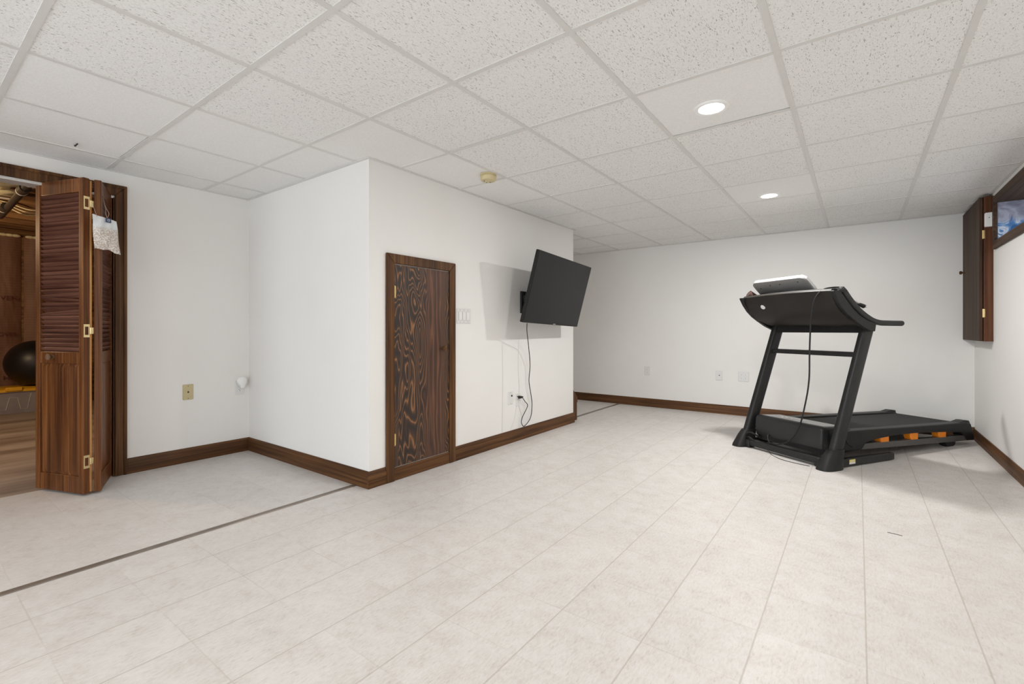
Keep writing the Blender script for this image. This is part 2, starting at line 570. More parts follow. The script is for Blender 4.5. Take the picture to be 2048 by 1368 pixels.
def lathe(bm, prof, seg=32, axis='z', c=(0, 0, 0), cap=True):
    """prof: list of (radius, height); revolves about axis through c"""
    def P(r, h, a):
        x, y = r * math.cos(a), r * math.sin(a)
        v = {'z': (x, y, h), 'y': (x, h, y), 'x': (h, x, y)}[axis]
        return (v[0] + c[0], v[1] + c[1], v[2] + c[2])
    rings = [[P(max(r, 1e-4), h, 2 * PI * k / seg) for k in range(seg)] for r, h in prof]
    loft(bm, rings, cap)


def rrect(w, h, r, k=4):
    """rounded rectangle outline, centred"""
    o = []
    for cx, cy, a0 in ((w / 2 - r, h / 2 - r, 0), (-w / 2 + r, h / 2 - r, PI / 2), (-w / 2 + r, -h / 2 + r, PI), (w / 2 - r, -h / 2 + r, 1.5 * PI)):
        for i in range(k + 1):
            a = a0 + PI / 2 * i / k
            o.append((cx + r * math.cos(a), cy + r * math.sin(a)))
    return o


def BM():
    return bmesh.new()


def obj(name, bm, mat, parent=None, bevel=0.0, ang=35, loc=None, segs=2):
    bmesh.ops.recalc_face_normals(bm, faces=bm.faces)
    lim = R(ang)
    for f in bm.faces:
        f.smooth = True
    for e in bm.edges:
        if len(e.link_faces) == 2:
            e.smooth = e.calc_face_angle(0) < lim
    me = bpy.data.meshes.new(name)
    bm.to_mesh(me)
    bm.free()
    if isinstance(mat, (list, tuple)):
        for x in mat:
            me.materials.append(x)
    else:
        me.materials.append(mat)
    o = bpy.data.objects.new(name, me)
    COL.objects.link(o)
    if parent:
        o.parent = parent
    if loc:
        o.location = loc
    if bevel:
        md = o.modifiers.new('bevel', 'BEVEL')
        md.width = bevel
        md.segments = segs
        md.limit_method = 'ANGLE'
        md.angle_limit = R(40)
        md.harden_normals = False
    return o


def tag(o, label=None, cat=None, group=None, kind=None):
    for k, v in (('label', label), ('category', cat), ('group', group), ('kind', kind)):
        if v:
            o[k] = v
    return o


def thing(name, label, cat, loc=(0, 0, 0), rz=0.0, group=None, kind=None):
    o = bpy.data.objects.new(name, None)
    o.empty_display_size = 0.05
    COL.objects.link(o)
    o.location = loc
    o.rotation_euler = (0, 0, rz)
    return tag(o, label, cat, group, kind)


def struct(name, bm, mat, label, cat, **kw):
    return tag(obj(name, bm, mat, **kw), label, cat, kind='structure')


def text_mesh(name, s, size, mat, parent, mw, depth=0.0006):
    cu = bpy.data.curves.new(name, 'FONT')
    cu.body = s
    cu.size = size
    cu.extrude = depth
    cu.align_x = 'CENTER'
    cu.align_y = 'CENTER'
    t = bpy.data.objects.new(name + '_src', cu)
    COL.objects.link(t)
    dg = bpy.context.evaluated_depsgraph_get()
    me = bpy.data.meshes.new_from_object(t.evaluated_get(dg))
    bpy.data.objects.remove(t)
    me.name = name
    me.materials.clear()
    me.materials.append(mat)
    o = bpy.data.objects.new(name, me)
    COL.objects.link(o)
    o.parent = parent
    o.matrix_local = mw
    return o


# ------------------------------------------------------------------ the room shell
XB, XN, XE, XF = -4.0, 1.92, 4.67, 6.25      # end behind us left open for sky fill light, notch face, end of tv wall, far wall
YR, YT, YL, YA = -0.90, 2.59, 4.27, 3.85     # right wall, tv wall, left wall, alcove back
TOP = H + 0.03

bm = BM()
box(bm, (XB, YR - 0.4, -0.05), (XF + 0.15, YL + 0.02, 0))
struct('floor', bm, M['floor'], 'pale stone-look vinyl floor with faint square joints', 'floor')
bm = BM()
box(bm, (-3.5, YL + 0.02, -0.05), (4.2, 9.6, -0.004))
struct('floor', bm, M['concrete'], 'streaky brown concrete floor of the storage room', 'floor')

bm = BM()
OX0, OX1, OZ = -0.75, 1.012, 2.0             # bifold opening
box(bm, (XB, YL, 0), (OX0, YL + 0.11, TOP))
box(bm, (OX1, YL, 0), (XN + 0.1, YL + 0.11, TOP))
box(bm, (OX0, YL, OZ), (OX1, YL + 0.11, TOP))
struct('wall_left', bm, M['wall'], 'white wall around the louvered door opening', 'wall')
bm = BM()
box(bm, (XN, YT, 0), (XN + 0.1, YL, TOP))
struct('wall_notch', bm, M['wall'], 'short white wall between the left corner and the television wall', 'wall')
bm = BM()
box(bm, (XN + 0.1, YT, 0), (XE, YT + 0.1, TOP))
box(bm, (XE - 0.1, YT + 0.1, 0), (XE, YA, TOP))
struct('wall_center', bm, M['wall'], 'white wall carrying the television and the small wooden door', 'wall')
bm = BM()
box(bm, (XF, YR - 0.1, 0), (XF + 0.1, YA + 0.1, TOP))
struct('wall_far', bm, M['wall'], 'white far wall behind the treadmill', 'wall')
bm = BM()
box(bm, (XE - 0.1, YA, 0), (XF, YA + 0.1, TOP))
struct('wall_alcove', bm, M['wall'], 'white wall at the back of the alcove beyond the television wall', 'wall')
WX0, WX1, WZ0, WZ1 = 3.9, 5.35, 1.755, 2.08  # window opening in the right wall
bm = BM()
box(bm, (XB, YR - 0.3, 0), (WX0, YR, TOP))
box(bm, (WX1, YR - 0.3, 0), (XF, YR, TOP))
box(bm, (WX0, YR - 0.3, 0), (WX1, YR, WZ0))
box(bm, (WX0, YR - 0.3, WZ1), (WX1, YR, TOP))
struct('wall_right', bm, M['wall'], 'white right wall with the high basement window', 'wall')

# ceiling: lay-in tiles resting on a white T-bar grid
RECTS = [(XB, YR, XF, YT), (XB, YT, XN, YL), (XE, YT, XF, YA)]
GX0, GPX, GY0, GPY = 0.3478, 0.60682, 0.2663, 0.61239
bm = BM()
SHORT = {(3, 0): (0, 0.0165, 0.0), (-1, 5): (0, 0.0140, 0.0), (0, 5): (0, 0.0135, 0), (2, 2): (0, 0.0145, 0)}
SMOOTH = {(3, 0), (6, 0), (1, 4), (1, 5), (2, 4), (2, 5), (1, 6), (0, 6), (0, 5), (2, 6), (-1, 6), (2, 3), (3, 3), (4, 3), (0, 4)}
for i in range(-7, 11):
    for j in range(-3, 8):
        x0, x1 = GX0 + GPX * i, GX0 + GPX * (i + 1)
        y0, y1 = GY0 + GPY * j, GY0 + GPY * (j + 1)
        x1 -= SHORT.get((i, j), (0, 0, 0))[1]
        if (i, j) in SMOOTH:
            k = 3
        else:
            k = {0: 0, 1: 2, 2: 1, 3: 0, 4: 2}[(i * 7 + j * 3 + (i * j) % 5) % 5]
            k = {(0, 1): 0, (0, 2): 0, (0, 3): 2, (1, 1): 1, (1, 2): 1, (1, 0): 1, (2, 0): 1, (2, 1): 1, (2, -1): 2, (3, -1): 1,
                 (4, -1): 2, (5, -1): 2, (-1, 3): 2, (-1, 4): 0, (-1, 2): 2, (1, 3): 2, (2, -2): 1, (3, -2): 2}.get((i, j), k)
        for rx0, ry0, rx1, ry1 in RECTS:
            a0, a1, b0, b1 = max(x0, rx0), min(x1, rx1), max(y0, ry0), min(y1, ry1)
            if a1 - a0 > 0.004 and b1 - b0 > 0.004:
                for f in box(bm, (a0, b0, H + 0.004), (a1, b1, H + 0.018)):
                    f.material_index = k
ceil = struct('ceiling', bm, [M['tile_fissure'], M['tile_across'], M['tile_worm'], M['tile_smooth']],
              'drop ceiling of white acoustic tiles in a white grid', 'ceiling')
bm = BM()
for rx0, ry0, rx1, ry1 in RECTS:
    for j in range(-3, 8):
        y = GY0 + GPY * j
        if ry0 + 0.002 < y + 0.012 and y - 0.012 < ry1 - 0.002:
            box(bm, (rx0, max(y - 0.012, ry0), H - 0.0005), (rx1, min(y + 0.012, ry1), H + 0.004))
    for i in range(-7, 11):
        x = GX0 + GPX * i
        if rx0 < x + 0.012 and x - 0.012 < rx1:
            box(bm, (max(x - 0.012, rx0), ry0, H), (min(x + 0.012, rx1), ry1, H + 0.004))
obj('ceiling_grid', bm, M['grid'], ceil)
bm = BM()
e = 0.02
for a, b in (((XB, YL - e), (XN, YL)), ((XN - e, YT + 0.0002), (XN, YL)), ((XN - e, YT - e), (XE + e, YT)), ((XE, YT - e), (XE + e, YA)),
             ((XF - e, YR), (XF, YA)), ((XB, YR), (XF, YR + e)), ((XE, YA - e), (XF, YA))):
    box(bm, (a[0], a[1], H - 0.002 - 0.0003 * (a[0] % 0.7)), (b[0], b[1], H + 0.003))
obj('wall_angle', bm, M['grid'], ceil)
bm = BM()
box(bm, (XB, YR - 0.3, H + 0.12), (XF + 0.1, YL + 0.1, H + 0.14))
obj('plenum', bm, M['plenum'], ceil)


# baseboards
def base_profile(t=0.014, h=0.112):
    return [(0, 0), (t, 0), (t, h - 0.022), (t - 0.004, h - 0.016), (t - 0.005, h - 0.006), (t - 0.009, h), (0, h)]


def baseboard(name, axis, at, sign, a0, a1, label, h=0.112):
    bm = BM()
    prism(bm, [(at + sign * p, z) for p, z in base_profile(h=h)], axis, a0, a1)
    return struct(name, bm, M['wood_x'] if axis == 'x' else M['wood_y'], label, 'baseboard')


baseboard('baseboard_left', 'x', YL, -1, 1.072, XN, 'dark brown baseboard right of the louvered door')
baseboard('baseboard_notch', 'y', XN, -1, YT - 0.0002, YL, 'dark brown baseboard along the short wall left of the outer corner')
baseboard('baseboard_center', 'x', YT, -1, XN - 0.014, 2.054, 'short dark baseboard piece between outer corner and small door')
baseboard('baseboard_center', 'x', YT, -1, 2.732, XE + 0.01, 'dark brown baseboard under the television')
baseboard('baseboard_far', 'y', XF, -1, YR, YA, 'dark brown baseboard along the far wall behind the treadmill')
baseboard('baseboard_right', 'x', YR, 1, XB, XF, 'dark brown baseboard along the right wall below the window', h=0.10)

# floor seam strip and stair skirt
bm = BM()
ycs = 2.722
for a0, a1 in ((XB, XN - 0.015), (XE + 0.19, XF - 0.014)):
    prism(bm, [(ycs - 0.02, 0), (ycs + 0.02, 0), (ycs + 0.017, 0.004), (ycs + 0.004, 0.006), (ycs - 0.004, 0.006), (ycs - 0.017, 0.004)], 'x', a0, a1)
struct('trim_1', bm, M['strip'], 'narrow grey-brown metal strip covering the floor seam', 'floor strip')
bm = BM()
prism(bm, [(XE, 0), (XE + 0.17, 0), (XE + 0.17, 0.20), (XE + 0.185, 0.20), (XE + 0.185, 0.262), (XE, 0.43)], 'y', 2.635, 2.66)
struct('trim_2', bm, M['wood_z'], 'dark wood stair skirt board with slanted top past the television wall', 'stair skirt')

# ------------------------------------------------------------------ window in the right wall
win = thing('window_1', 'high basement window in dark wood casing on the right wall', 'window', (5.41, YR, 1.70), kind='structure')
bm = BM()
cx0, cx1, cz0, cz1, t = WX0 - 0.06 - 5.41, -0.012, 0.0, 0.425, 0.062
for poly in ([(cx0, cz0), (cx1, cz0), (cx1 - t, cz0 + t), (cx0 + t, cz0 + t)], [(cx0, cz1), (cx0 + t, cz1 - t), (cx1 - t, cz1 - t), (cx1, cz1)],
             [(cx1, cz0), (cx1, cz1), (cx1 - t, cz1 - t), (cx1 - t, cz0 + t)], [(cx0, cz0), (cx0 + t, cz0 + t), (cx0 + t, cz1 - t), (cx0, cz1)]):
    prism(bm, poly, 'y', 0.0, 0.02)
obj('window_casing', bm, M['win_x'], win, bevel=0.004)
bm = BM()
ox0, ox1, oz0, oz1 = WX0 - 5.41, WX1 - 5.41, WZ0 - 1.70, WZ1 - 1.70
box(bm, (ox0, -0.3, oz0 + 0.001), (ox1, 0.0, oz0 + 0.012))
box(bm, (ox0, -0.3, oz1 - 0.012), (ox1, 0.0, oz1 - 0.001))
obj('window_lining', bm, M['win_x'], win)
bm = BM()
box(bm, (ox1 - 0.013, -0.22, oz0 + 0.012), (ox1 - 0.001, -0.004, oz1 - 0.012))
tag(obj('jamb_sheet', bm, M['sill'], win), 'shiny lining sheet with painted-in blue sky reflection')
bm = BM()
for a, b in (((ox0, oz0 + 0.012), (ox0 + 0.05, oz1 - 0.012)), ((ox1 - 0.05, oz0 + 0.012), (ox1, oz1 - 0.012)), ((ox0 + 0.05, oz0 + 0.012), (ox1 - 0.05, oz0 + 0.05)),
             ((ox0 + 0.05, oz1 - 0.05), (ox1 - 0.05, oz1 - 0.012)), ((ox0 / 2 + ox1 / 2 - 0.025, oz0 + 0.05), (ox0 / 2 + ox1 / 2 + 0.025, oz1 - 0.05))):
    box(bm, (a[0], -0.27, a[1]), (b[0], -0.23, b[1]))
sash = obj('window_sash', bm, M['win_x'], win, bevel=0.003)
bm = BM()
box(bm, (ox0 + 0.05, -0.252, oz0 + 0.05), (ox1 - 0.05, -0.248, oz1 - 0.05))
obj('pane', bm, M['glass'], sash)

# ------------------------------------------------------------------ small wooden closet door in the television wall
cd1 = thing('door_1', 'small brown plywood access door with dark wood frame on the television wall', 'door', (2.118, YT, 0), kind='structure')
w, zb, zt, co, zo = 0.544, 0.094, 1.505, 0.066, 1.572
bm = BM()
for poly in ([(-co, 0), (0, 0), (0, zt), (-co, zo)], [(w, 0), (w + co, 0), (w + co, zo), (w, zt)], [(-co, zo), (0, zt), (w, zt), (w + co, zo)]):
    prism(bm, poly, 'y', -0.02, 0)
obj('door_casing', bm, M['wood_z'], cd1, bevel=0.005)
bm = BM()
box(bm, (0.0, -0.015, 0.002), (w, 0.0, zb - 0.006))
obj('door_sill', bm, M['wood_x'], cd1, bevel=0.004)
bm = BM()
box(bm, (0.004, -0.009, zb), (w - 0.005, 0.0, zt - 0.005))
leaf = obj('door_leaf', bm, M['ply'], cd1)
bm = BM()
lathe(bm, [(0.010, -0.009), (0.008, -0.02), (0.017, -0.027), (0.02, -0.034), (0.014, -0.041), (0.001, -0.043)], 20, 'y', (w - 0.068, 0, 0.905))
tag(obj('knob', bm, M['wood_z'], leaf), 'round dark wooden knob')
for z in (1.31, 0.285):
    bm = BM()
    tube(bm, [(0.003, -0.014, z - 0.042), (0.003, -0.014, z + 0.042)], 0.0055, 10)
    box(bm, (0.001, -0.0115, z - 0.038), (0.016, -0.009, z + 0.038))
    tag(obj('hinge', bm, M['brass'], leaf), 'brass butt hinge')

# ------------------------------------------------------------------ bifold louvered door
bf = thing('door_2', 'dark brown louvered bifold door folded open at the left wall', 'door', (1.0, YL, 0), kind='structure')
bm = BM()
x1, x0i = 0.07, 0.002
xl = OX0 - 1.0
for poly in ([(x0i, 0), (x1, 0), (x1, 2.08), (x0i, 2.003)], [(xl, 2.003), (x0i, 2.003), (x1, 2.08), (xl - 0.068, 2.08)],
             [(xl - 0.068, 0), (xl, 0), (xl, 2.003), (xl - 0.068, 2.08)]):
    prism(bm, poly, 'y', -0.014, 0)
for poly in ([(x1 - 0.02, 0), (x1, 0), (x1, 2.08), (x1 - 0.02, 2.057)], [(xl, 2.057), (x1 - 0.02, 2.057), (x1, 2.08), (xl - 0.068, 2.08)]):
    prism(bm, poly, 'y', -0.021, -0.014)
obj('door_casing', bm, M['wood_z'], bf, bevel=0.004)
bm = BM()
box(bm, (-0.006, -0.004, 0), (0.010, 0.11, 1.99))
box(bm, (xl - 0.01, -0.004, 0), (xl + 0.006, 0.11, 1.99))
obj('door_jamb', bm, M['wood_z'], bf)
bm = BM()
box(bm, (xl, -0.004, 1.985), (0.010, 0.11, 2.001))
obj('head_track', bm, M['step'], bf)


def bifold_leaf(p0, p1, thick, knob):
    """p0: meeting edge at the fold, p1: far end (world XY); faces to the left of p0->p1 look at the camera for the wide leaf"""
    p0, p1 = Vector(p0), Vector(p1)
    d = (p1 - p0)
    wd = d.length
    ang = math.atan2(d.y, d.x)
    o = bpy.data.objects.new('door_leaf', None)
    bm = BM()
    st, h0, h1 = 0.042, 0.014, 2.003
    rz = [(h0, 0.12), (0.83, 0.905), (1.915, h1)]
    box(bm, (0, -thick / 2, h0), (st, thick / 2, h1))
    box(bm, (wd - st, -thick / 2, h0), (wd, thick / 2, h1))
    for a, b in rz:
        box(bm, (st, -thick / 2 + 0.002, a), (wd - st, thick / 2 - 0.002, b))
    leaf = obj('door_leaf', bm, M['door_z'], bf, bevel=0.003)
    leaf.location = (p0.x - 1.0, p0.y - YL, 0)
    leaf.rotation_euler = (0, 0, ang)
    bm = BM()
    zz, pitch = 0.918, 0.0288
    k = 0
    rnd = random.Random(7 if knob else 11)
    while zz < 1.905:
        tilt = rnd.uniform(-0.002, 0.002)
        if knob and k in (8, 11, 12):
            tilt = {8: 0.011, 11: -0.013, 12: 0.006}[k]
        hw, c, s = 0.0205, math.cos(R(48)), math.sin(R(48))
        t2 = 0.003
        flip = 1 if knob else -1
        ring0, ring1 = [], []
        for sgn, tt in ((-1, -1), (1, -1), (1, 1), (-1, 1)):
            yy = flip * (sgn * hw * c + tt * t2 * s * -1) * 0.9
            z2 = -sgn * hw * s * -1 + tt * t2 * c
            ring0.append((st - 0.004, yy, zz + z2 * 0.9 + tilt))
            ring1.append((wd - st + 0.004, yy, zz + z2 * 0.9 - tilt))
        loft(bm, [ring0, ring1])
        zz += pitch
        k += 1
    obj('louver_slats', bm, M['slat'], leaf)
    bm = BM()
    a, b = 0.124, 0.828
    box(bm, (st, -0.006, a - 0.006), (wd - st, 0.006, b + 0.004))
    i = 0.022
    for sg in (-1, 1):
        r0 = [(st + 0.004, sg * 0.006, a), (wd - st - 0.004, sg * 0.006, a), (wd - st - 0.004, sg * 0.006, b), (st + 0.004, sg * 0.006, b)]
        r1 = [(st + i, sg * 0.013, a + i), (wd - st - i, sg * 0.013, a + i), (wd - st - i, sg * 0.013, b - i), (st + i, sg * 0.013, b - i)]
        loft(bm, [r0, r1])
    obj('raised_panel', bm, M['door_z'], leaf)
    return leaf, wd


FOLD_B, END_B = (0.778, 3.905), (0.625, 4.325)
FOLD_A, END_A = (0.832, 3.905), (0.985, 4.315)
TH = 0.034
lb, wb = bifold_leaf(FOLD_B, END_B, TH, True)
la, wa = bifold_leaf(FOLD_A, END_A, TH, False)
bm = BM()
lathe(bm, [(0.013, 0.016), (0.010, 0.03), (0.018, 0.036), (0.021, 0.044), (0.015, 0.052), (0.001, 0.054)], 20, 'y', (wb * 0.62, 0, 0.872))
tag(obj('knob', bm, M['knob_tan'], lb), 'small round turned wooden knob')
bm = BM()
box(bm, (-0.0005, -TH / 2 - 0.012, 0.02), (0.02, -TH / 2 - 0.001, 1.99))
obj('gap_light_strip', bm, M['gap_light'], lb)  # orange strip standing in for the light in the fold gap
for z in (1.845, 1.04, 0.215):
    bm = BM()
    # open rectangular leaf on one edge, small plate on the other, a barrel between
    for a, b in (((-0.016, z - 0.041), (-0.010, z + 0.041)), ((0.010, z - 0.041), (0.016, z + 0.041)), ((-0.010, z - 0.041), (0.010, z - 0.026)), ((-0.010, z + 0.026), (0.010, z + 0.041))):
        box(bm, (-0.003, a[0], a[1]), (0.0, b[0], b[1]))
    tube(bm, [(-0.003, -0.021, z - 0.02), (-0.003, -0.021, z + 0.02)], 0.004, 8)
    box(bm, (-0.003, -0.042, z - 0.02), (-0.0005, -0.022, z + 0.02))
    tag(obj('hinge', bm, M['brass_pale'], lb), 'pale brass hinge')

# ------------------------------------------------------------------ sachet bag on the bifold door
sb = thing('sachet_bag', 'white mesh sachet bag with navy label hanging on the louvered door', 'bag', (0.858, 3.868, 1.762), R(15))
bm = BM()
NU, NV = 14, 16
gridv = {}
for side in (-1, 1):
    for iu in range(NU + 1):
        for iv in range(NV + 1):
            u, v = iu / NU * 2 - 1, iv / NV
            edge = (iu in (0, NU)) or (iv in (0, NV))
            if edge and side == 1:
                gridv[(side, iu, iv)] = gridv[(-1, iu, iv)]
                continue
            wdt = 0.066 + 0.006 * v
            x = u * wdt + 0.016 * v
            z = -0.205 * v - 0.010 * u - 0.014 * v * u * u + 0.004 * math.sin(u * 7 + 1) * v
            puff = (1 - u ** 4) * math.sin(PI * min(1, v ** 1.5)) * 0.026
            y = side * puff + 0.003 * math.sin(u * 9 + v * 8)
            gridv[(side, iu, iv)] = bm.verts.new((x, y, z))
for side in (-1, 1):
    for iu in range(NU):
        for iv in range(NV):
            bm.faces.new((gridv[(side, iu, iv)], gridv[(side, iu + 1, iv)], gridv[(side, iu + 1, iv + 1)], gridv[(side, iu, iv + 1)]))
obj('bag_body', bm, M['bag'], sb, ang=80)
bm = BM()
box(bm, (0.0, -0.0125, -0.030), (0.030, -0.011, -0.002))
lab = tag(obj('label_tab', bm, M['navy'], sb), 'navy fabric label')
bm = BM()
tube(bm, [(0.016 + 0.006 * math.cos(a), -0.0128, -0.015 + 0.006 * math.sin(a)) for a in [2 * PI * k / 16 for k in range(17)]], 0.0011, 6)
obj('ring_mark', bm, M['sticker_w'], lab)
bm = BM()
tube(bm, smooth_path([(0.014, 0, -0.002), (0.004, -0.004, 0.03), (0.012, 0.010, 0.06), (0.016, 0.030, 0.09), (0.03, 0.075, 0.16), (0.042, 0.118, 0.236)]), 0.0013, 6)
tube(bm, smooth_path([(0.014, 0, -0.002), (0.022, -0.004, 0.03), (0.016, 0.010, 0.06), (0.016, 0.030, 0.09)]), 0.0013, 6)
tube(bm, smooth_path([(-0.04, 0, -0.002), (-0.055, 0.004, 0.05), (-0.06, 0.008, 0.08)]), 0.0012, 6)
obj('string', bm, M['string'], sb)


# ------------------------------------------------------------------ recessed ceiling lights
def can_light(x, y, label, group, watts):
    t = thing('recessed_light', label, 'ceiling light', (x, y, H + 0.004), group=group)
    bm = BM()
    lathe(bm, [(0.086, 0.0), (0.086, -0.004), (0.080, -0.0075), (0.062, -0.006), (0.058, 0.0)], 40, cap=False)
    obj('trim_ring', bm, M['white_soft'], t)
    bm = BM()
    lathe(bm, [(0.060, -0.0035), (0.04, -0.0050), (0.0005, -0.0055)], 40)
    obj('lens', bm, M['lens'], t)
    ld = bpy.data.lights.new('can_lamp', 'AREA')
    ld.shape = 'DISK'
    ld.size = 0.115
    ld.energy = watts
    ld.color = (1.0, 0.982, 0.955)
    lo = bpy.data.objects.new('can_lamp', ld)
    COL.objects.link(lo)
    lo.parent = t
    lo.location = (0, 0, -0.009)
    return t


can_light(2.526, 0.602, 'lit round recessed light nearest the camera, in a smooth ceiling panel', 'recessed ceiling lights', CAN['near'])
can_light(4.462, 0.602, 'smaller-looking lit recessed light farther away, above the treadmill end', 'recessed ceiling lights', CAN['far'])
can_light(-1.35, 0.602, 'unseen round recessed light added behind the camera as fill', 'recessed ceiling lights', CAN['behind'])  # out-of-view can, added to brighten the room from behind

# smoke detector
sd = thing('smoke_detector', 'round yellowed smoke detector on the ceiling above the television', 'smoke detector', (2.64, 2.165, H))
bm = BM()
lathe(bm, [(0.060, 0.001), (0.060, -0.008), (0.054, -0.010)], 36)
obj('mounting_plate', bm, M['smoke'], sd)
bm = BM()
lathe(bm, [(0.052, -0.008), (0.057, -0.014), (0.057, -0.036), (0.052, -0.044), (0.030, -0.047), (0.0005, -0.047)], 36)
obj('detector_body', bm, M['smoke'], sd)
for a, r in ((0.2, 0.03), (1.1, 0.034), (2.5, 0.03)):
    bm = BM()
    lathe(bm, [(0.004, -0.0445), (0.004, -0.049), (0.0005, -0.049)], 10, c=(r * math.cos(a), r * math.sin(a), 0))
    obj('vent_hole', bm, M['slot'], sd)

# bent metal clip poking out of the ceiling grid
bm = BM()
tube(bm, smooth_path([(0.005, 0, 0.002), (0, 0.008, -0.004), (0, 0.035, -0.006), (0, 0.05, 0.001)]), 0.004, 8)
tag(obj('ceiling_clip', bm, M['slot'], loc=(0.715, 3.812, H)), 'tiny bent dark clip at the ceiling near the louvered door', 'clip')


# ------------------------------------------------------------------ wall plates
def plate(name, label, cat, loc, facing, wdt=0.072, hgt=0.118, mat='white', group=None):
    """local frame: plate lies in XZ, front looks along -Y"""
    rz = {'-y': 0.0, '-x': -PI / 2}[facing]
    t = thing(name, label, cat, loc, rz, group)
    bm = BM()
    r0 = rrect(wdt, hgt, 0.006)
    r1 = rrect(wdt - 0.006, hgt - 0.006, 0.005)
    loft(bm, [[(x, 0, z) for x, z in r0], [(x, -0.003, z) for x, z in r0], [(x, -0.006, z) for x, z in r1]])
    obj('cover_plate', bm, M[mat], t)
    return t


def screw(t, x, z, mat='gray_slot'):
    bm = BM()
    lathe(bm, [(0.0032, -0.0058), (0.0030, -0.0070), (0.0004, -0.0072)], 10, 'y', (x, 0, z))
    obj('screw', bm, M[mat], t)


def receptacle(t, x, z, mat='white'):
    bm = BM()
    o = [(x + a, z + b) for a, b in rrect(0.033, 0.028, 0.009)]
    loft(bm, [[(a, -0.005, b) for a, b in o], [(a, -0.0085, b) for a, b in o]])
    rc = obj('receptacle', bm, M['rocker' if mat == 'white' else mat], t)
    bm = BM()
    box(bm, (x - 0.0080, -0.0092, z + 0.000), (x - 0.0055, -0.0084, z + 0.009))
    box(bm, (x + 0.0055, -0.0092, z + 0.001), (x + 0.0080, -0.0092 + 0.0008, z + 0.008))
    lathe(bm, [(0.0030, -0.0084), (0.0030, -0.0092)], 10, 'y', (x, 0, z - 0.007))
    obj('slots', bm, M['slot'], rc)


sw = plate('light_switch', 'white three-gang rocker switch plate right of the small wooden door', 'light switch', (2.838, YT, 1.158), '-y', 0.168, 0.124)
for k in (-1, 0, 1):
    bm = BM()
    box(bm, (k * 0.046 - 0.0185, -0.0068, -0.035), (k * 0.046 + 0.0185, -0.0058, 0.035))
    fr = obj('rocker_frame', bm, M['gray_slot'], sw)
    bm = BM()
    prism(bm, [(-0.006, -0.0335), (-0.0085, -0.0335), (-0.0105, 0.0), (-0.0085, 0.0335), (-0.006, 0.0335)], 'x', k * 0.046 - 0.0165, k * 0.046 + 0.0165)
    obj('rocker', bm, M['rocker'], sw)
    for z in (0.049, -0.049):
        screw(sw, k * 0.046, z)

cx = plate('coax_plate', 'white cable jack plate on the television wall left of the plugged outlet', 'wall plate', (3.478, YT, 0.415), '-y', 0.078, 0.12)
bm = BM()
lathe(bm, [(0.0075, -0.005), (0.0075, -0.012), (0.003, -0.012), (0.003, -0.014), (0.0004, -0.014)], 12, 'y', (0.012, 0, 0.02))
tag(obj('jack', bm, M['slot'], cx), 'dark cable jack')
screw(cx, 0, 0.048); screw(cx, 0, -0.048)

ot = plate('wall_outlet', 'white outlet with black television plug on the television wall', 'outlet', (3.597, YT, 0.388), '-y', 0.072, 0.125)
receptacle(ot, 0, 0.022); receptacle(ot, 0, -0.022); screw(ot, 0, 0)

ph = plate('phone_plate', 'tan telephone jack plate on the wall right of the louvered door', 'wall plate', (1.458, YL, 0.553), '-y', 0.073, 0.122, 'ivory')
bm = BM()
prism(bm, [(-0.006, -0.006), (0.006, -0.006), (0.006, 0.003), (0.002, 0.008), (-0.002, 0.008), (-0.006, 0.003)], 'y', -0.0068, -0.0052)
obj('jack', bm, M['slot'], ph)
screw(ph, 0, 0.048, 'slot'); screw(ph, 0, -0.05, 'slot')

ol = plate('wall_outlet', 'white outlet in the left corner under the round plug-in device', 'outlet', (1.842, YL, 0.553), '-y', 0.075, 0.125)
receptacle(ol, 0, 0.022); receptacle(ol, 0, -0.022)
nl = thing('plug_in_device', 'white rounded plug-in device sticking out of the corner outlet', 'air freshener', (1.846, YL - 0.009, 0.595))
bm = BM()
lathe(bm, [(0.008, 0.0), (0.020, -0.004), (0.034, -0.010), (0.040, -0.022), (0.040, -0.034), (0.034, -0.046), (0.018, -0.052), (0.0005, -0.053)], 32, 'y', (0, 0, 0.012))
obj('device_head', bm, M['white_soft'], nl)
bm = BM()
rings = []
for z, rx, ry in ((0.01, 0.024, 0.018), (-0.02, 0.025, 0.019), (-0.036, 0.022, 0.017), (-0.045, 0.013, 0.011)):
    rings.append([(0.006 + rx * math.cos(2 * PI * k / 20), -0.029 + ry * math.sin(2 * PI * k / 20), z) for k in range(20)])
loft(bm, rings)
obj('refill_bottle', bm, M['white_soft'], nl)

of1 = plate('wall_outlet', 'single white outlet on the far wall, farthest left of its plates', 'outlet', (XF, 2.315, 0.485), '-x', 0.076, 0.12)
receptacle(of1, 0, 0.021); receptacle(of1, 0, -0.021); screw(of1, 0, 0)
of2 = plate('coax_plate', 'white plate with one dark jack on the far wall, beside the double outlet', 'wall plate', (XF, 1.397, 0.475), '-x', 0.08, 0.118)
bm = BM()
box(bm, (-0.017, -0.0072, -0.034), (0.017, -0.005, 0.034))
obj('jack_insert', bm, M['white'], of2)
bm = BM()
lathe(bm, [(0.006, -0.006), (0.006, -0.012), (0.0005, -0.012)], 12, 'y', (0.004, 0, 0.004))
obj('jack', bm, M['slot'], of2)
of3 = plate('wall_outlet', 'wide white double outlet on the far wall just left of the treadmill', 'outlet', (XF, 1.118, 0.478), '-x', 0.122, 0.122)
for sx_ in (-0.023, 0.023):
    receptacle(of3, sx_, 0.021); receptacle(of3, sx_, -0.021)

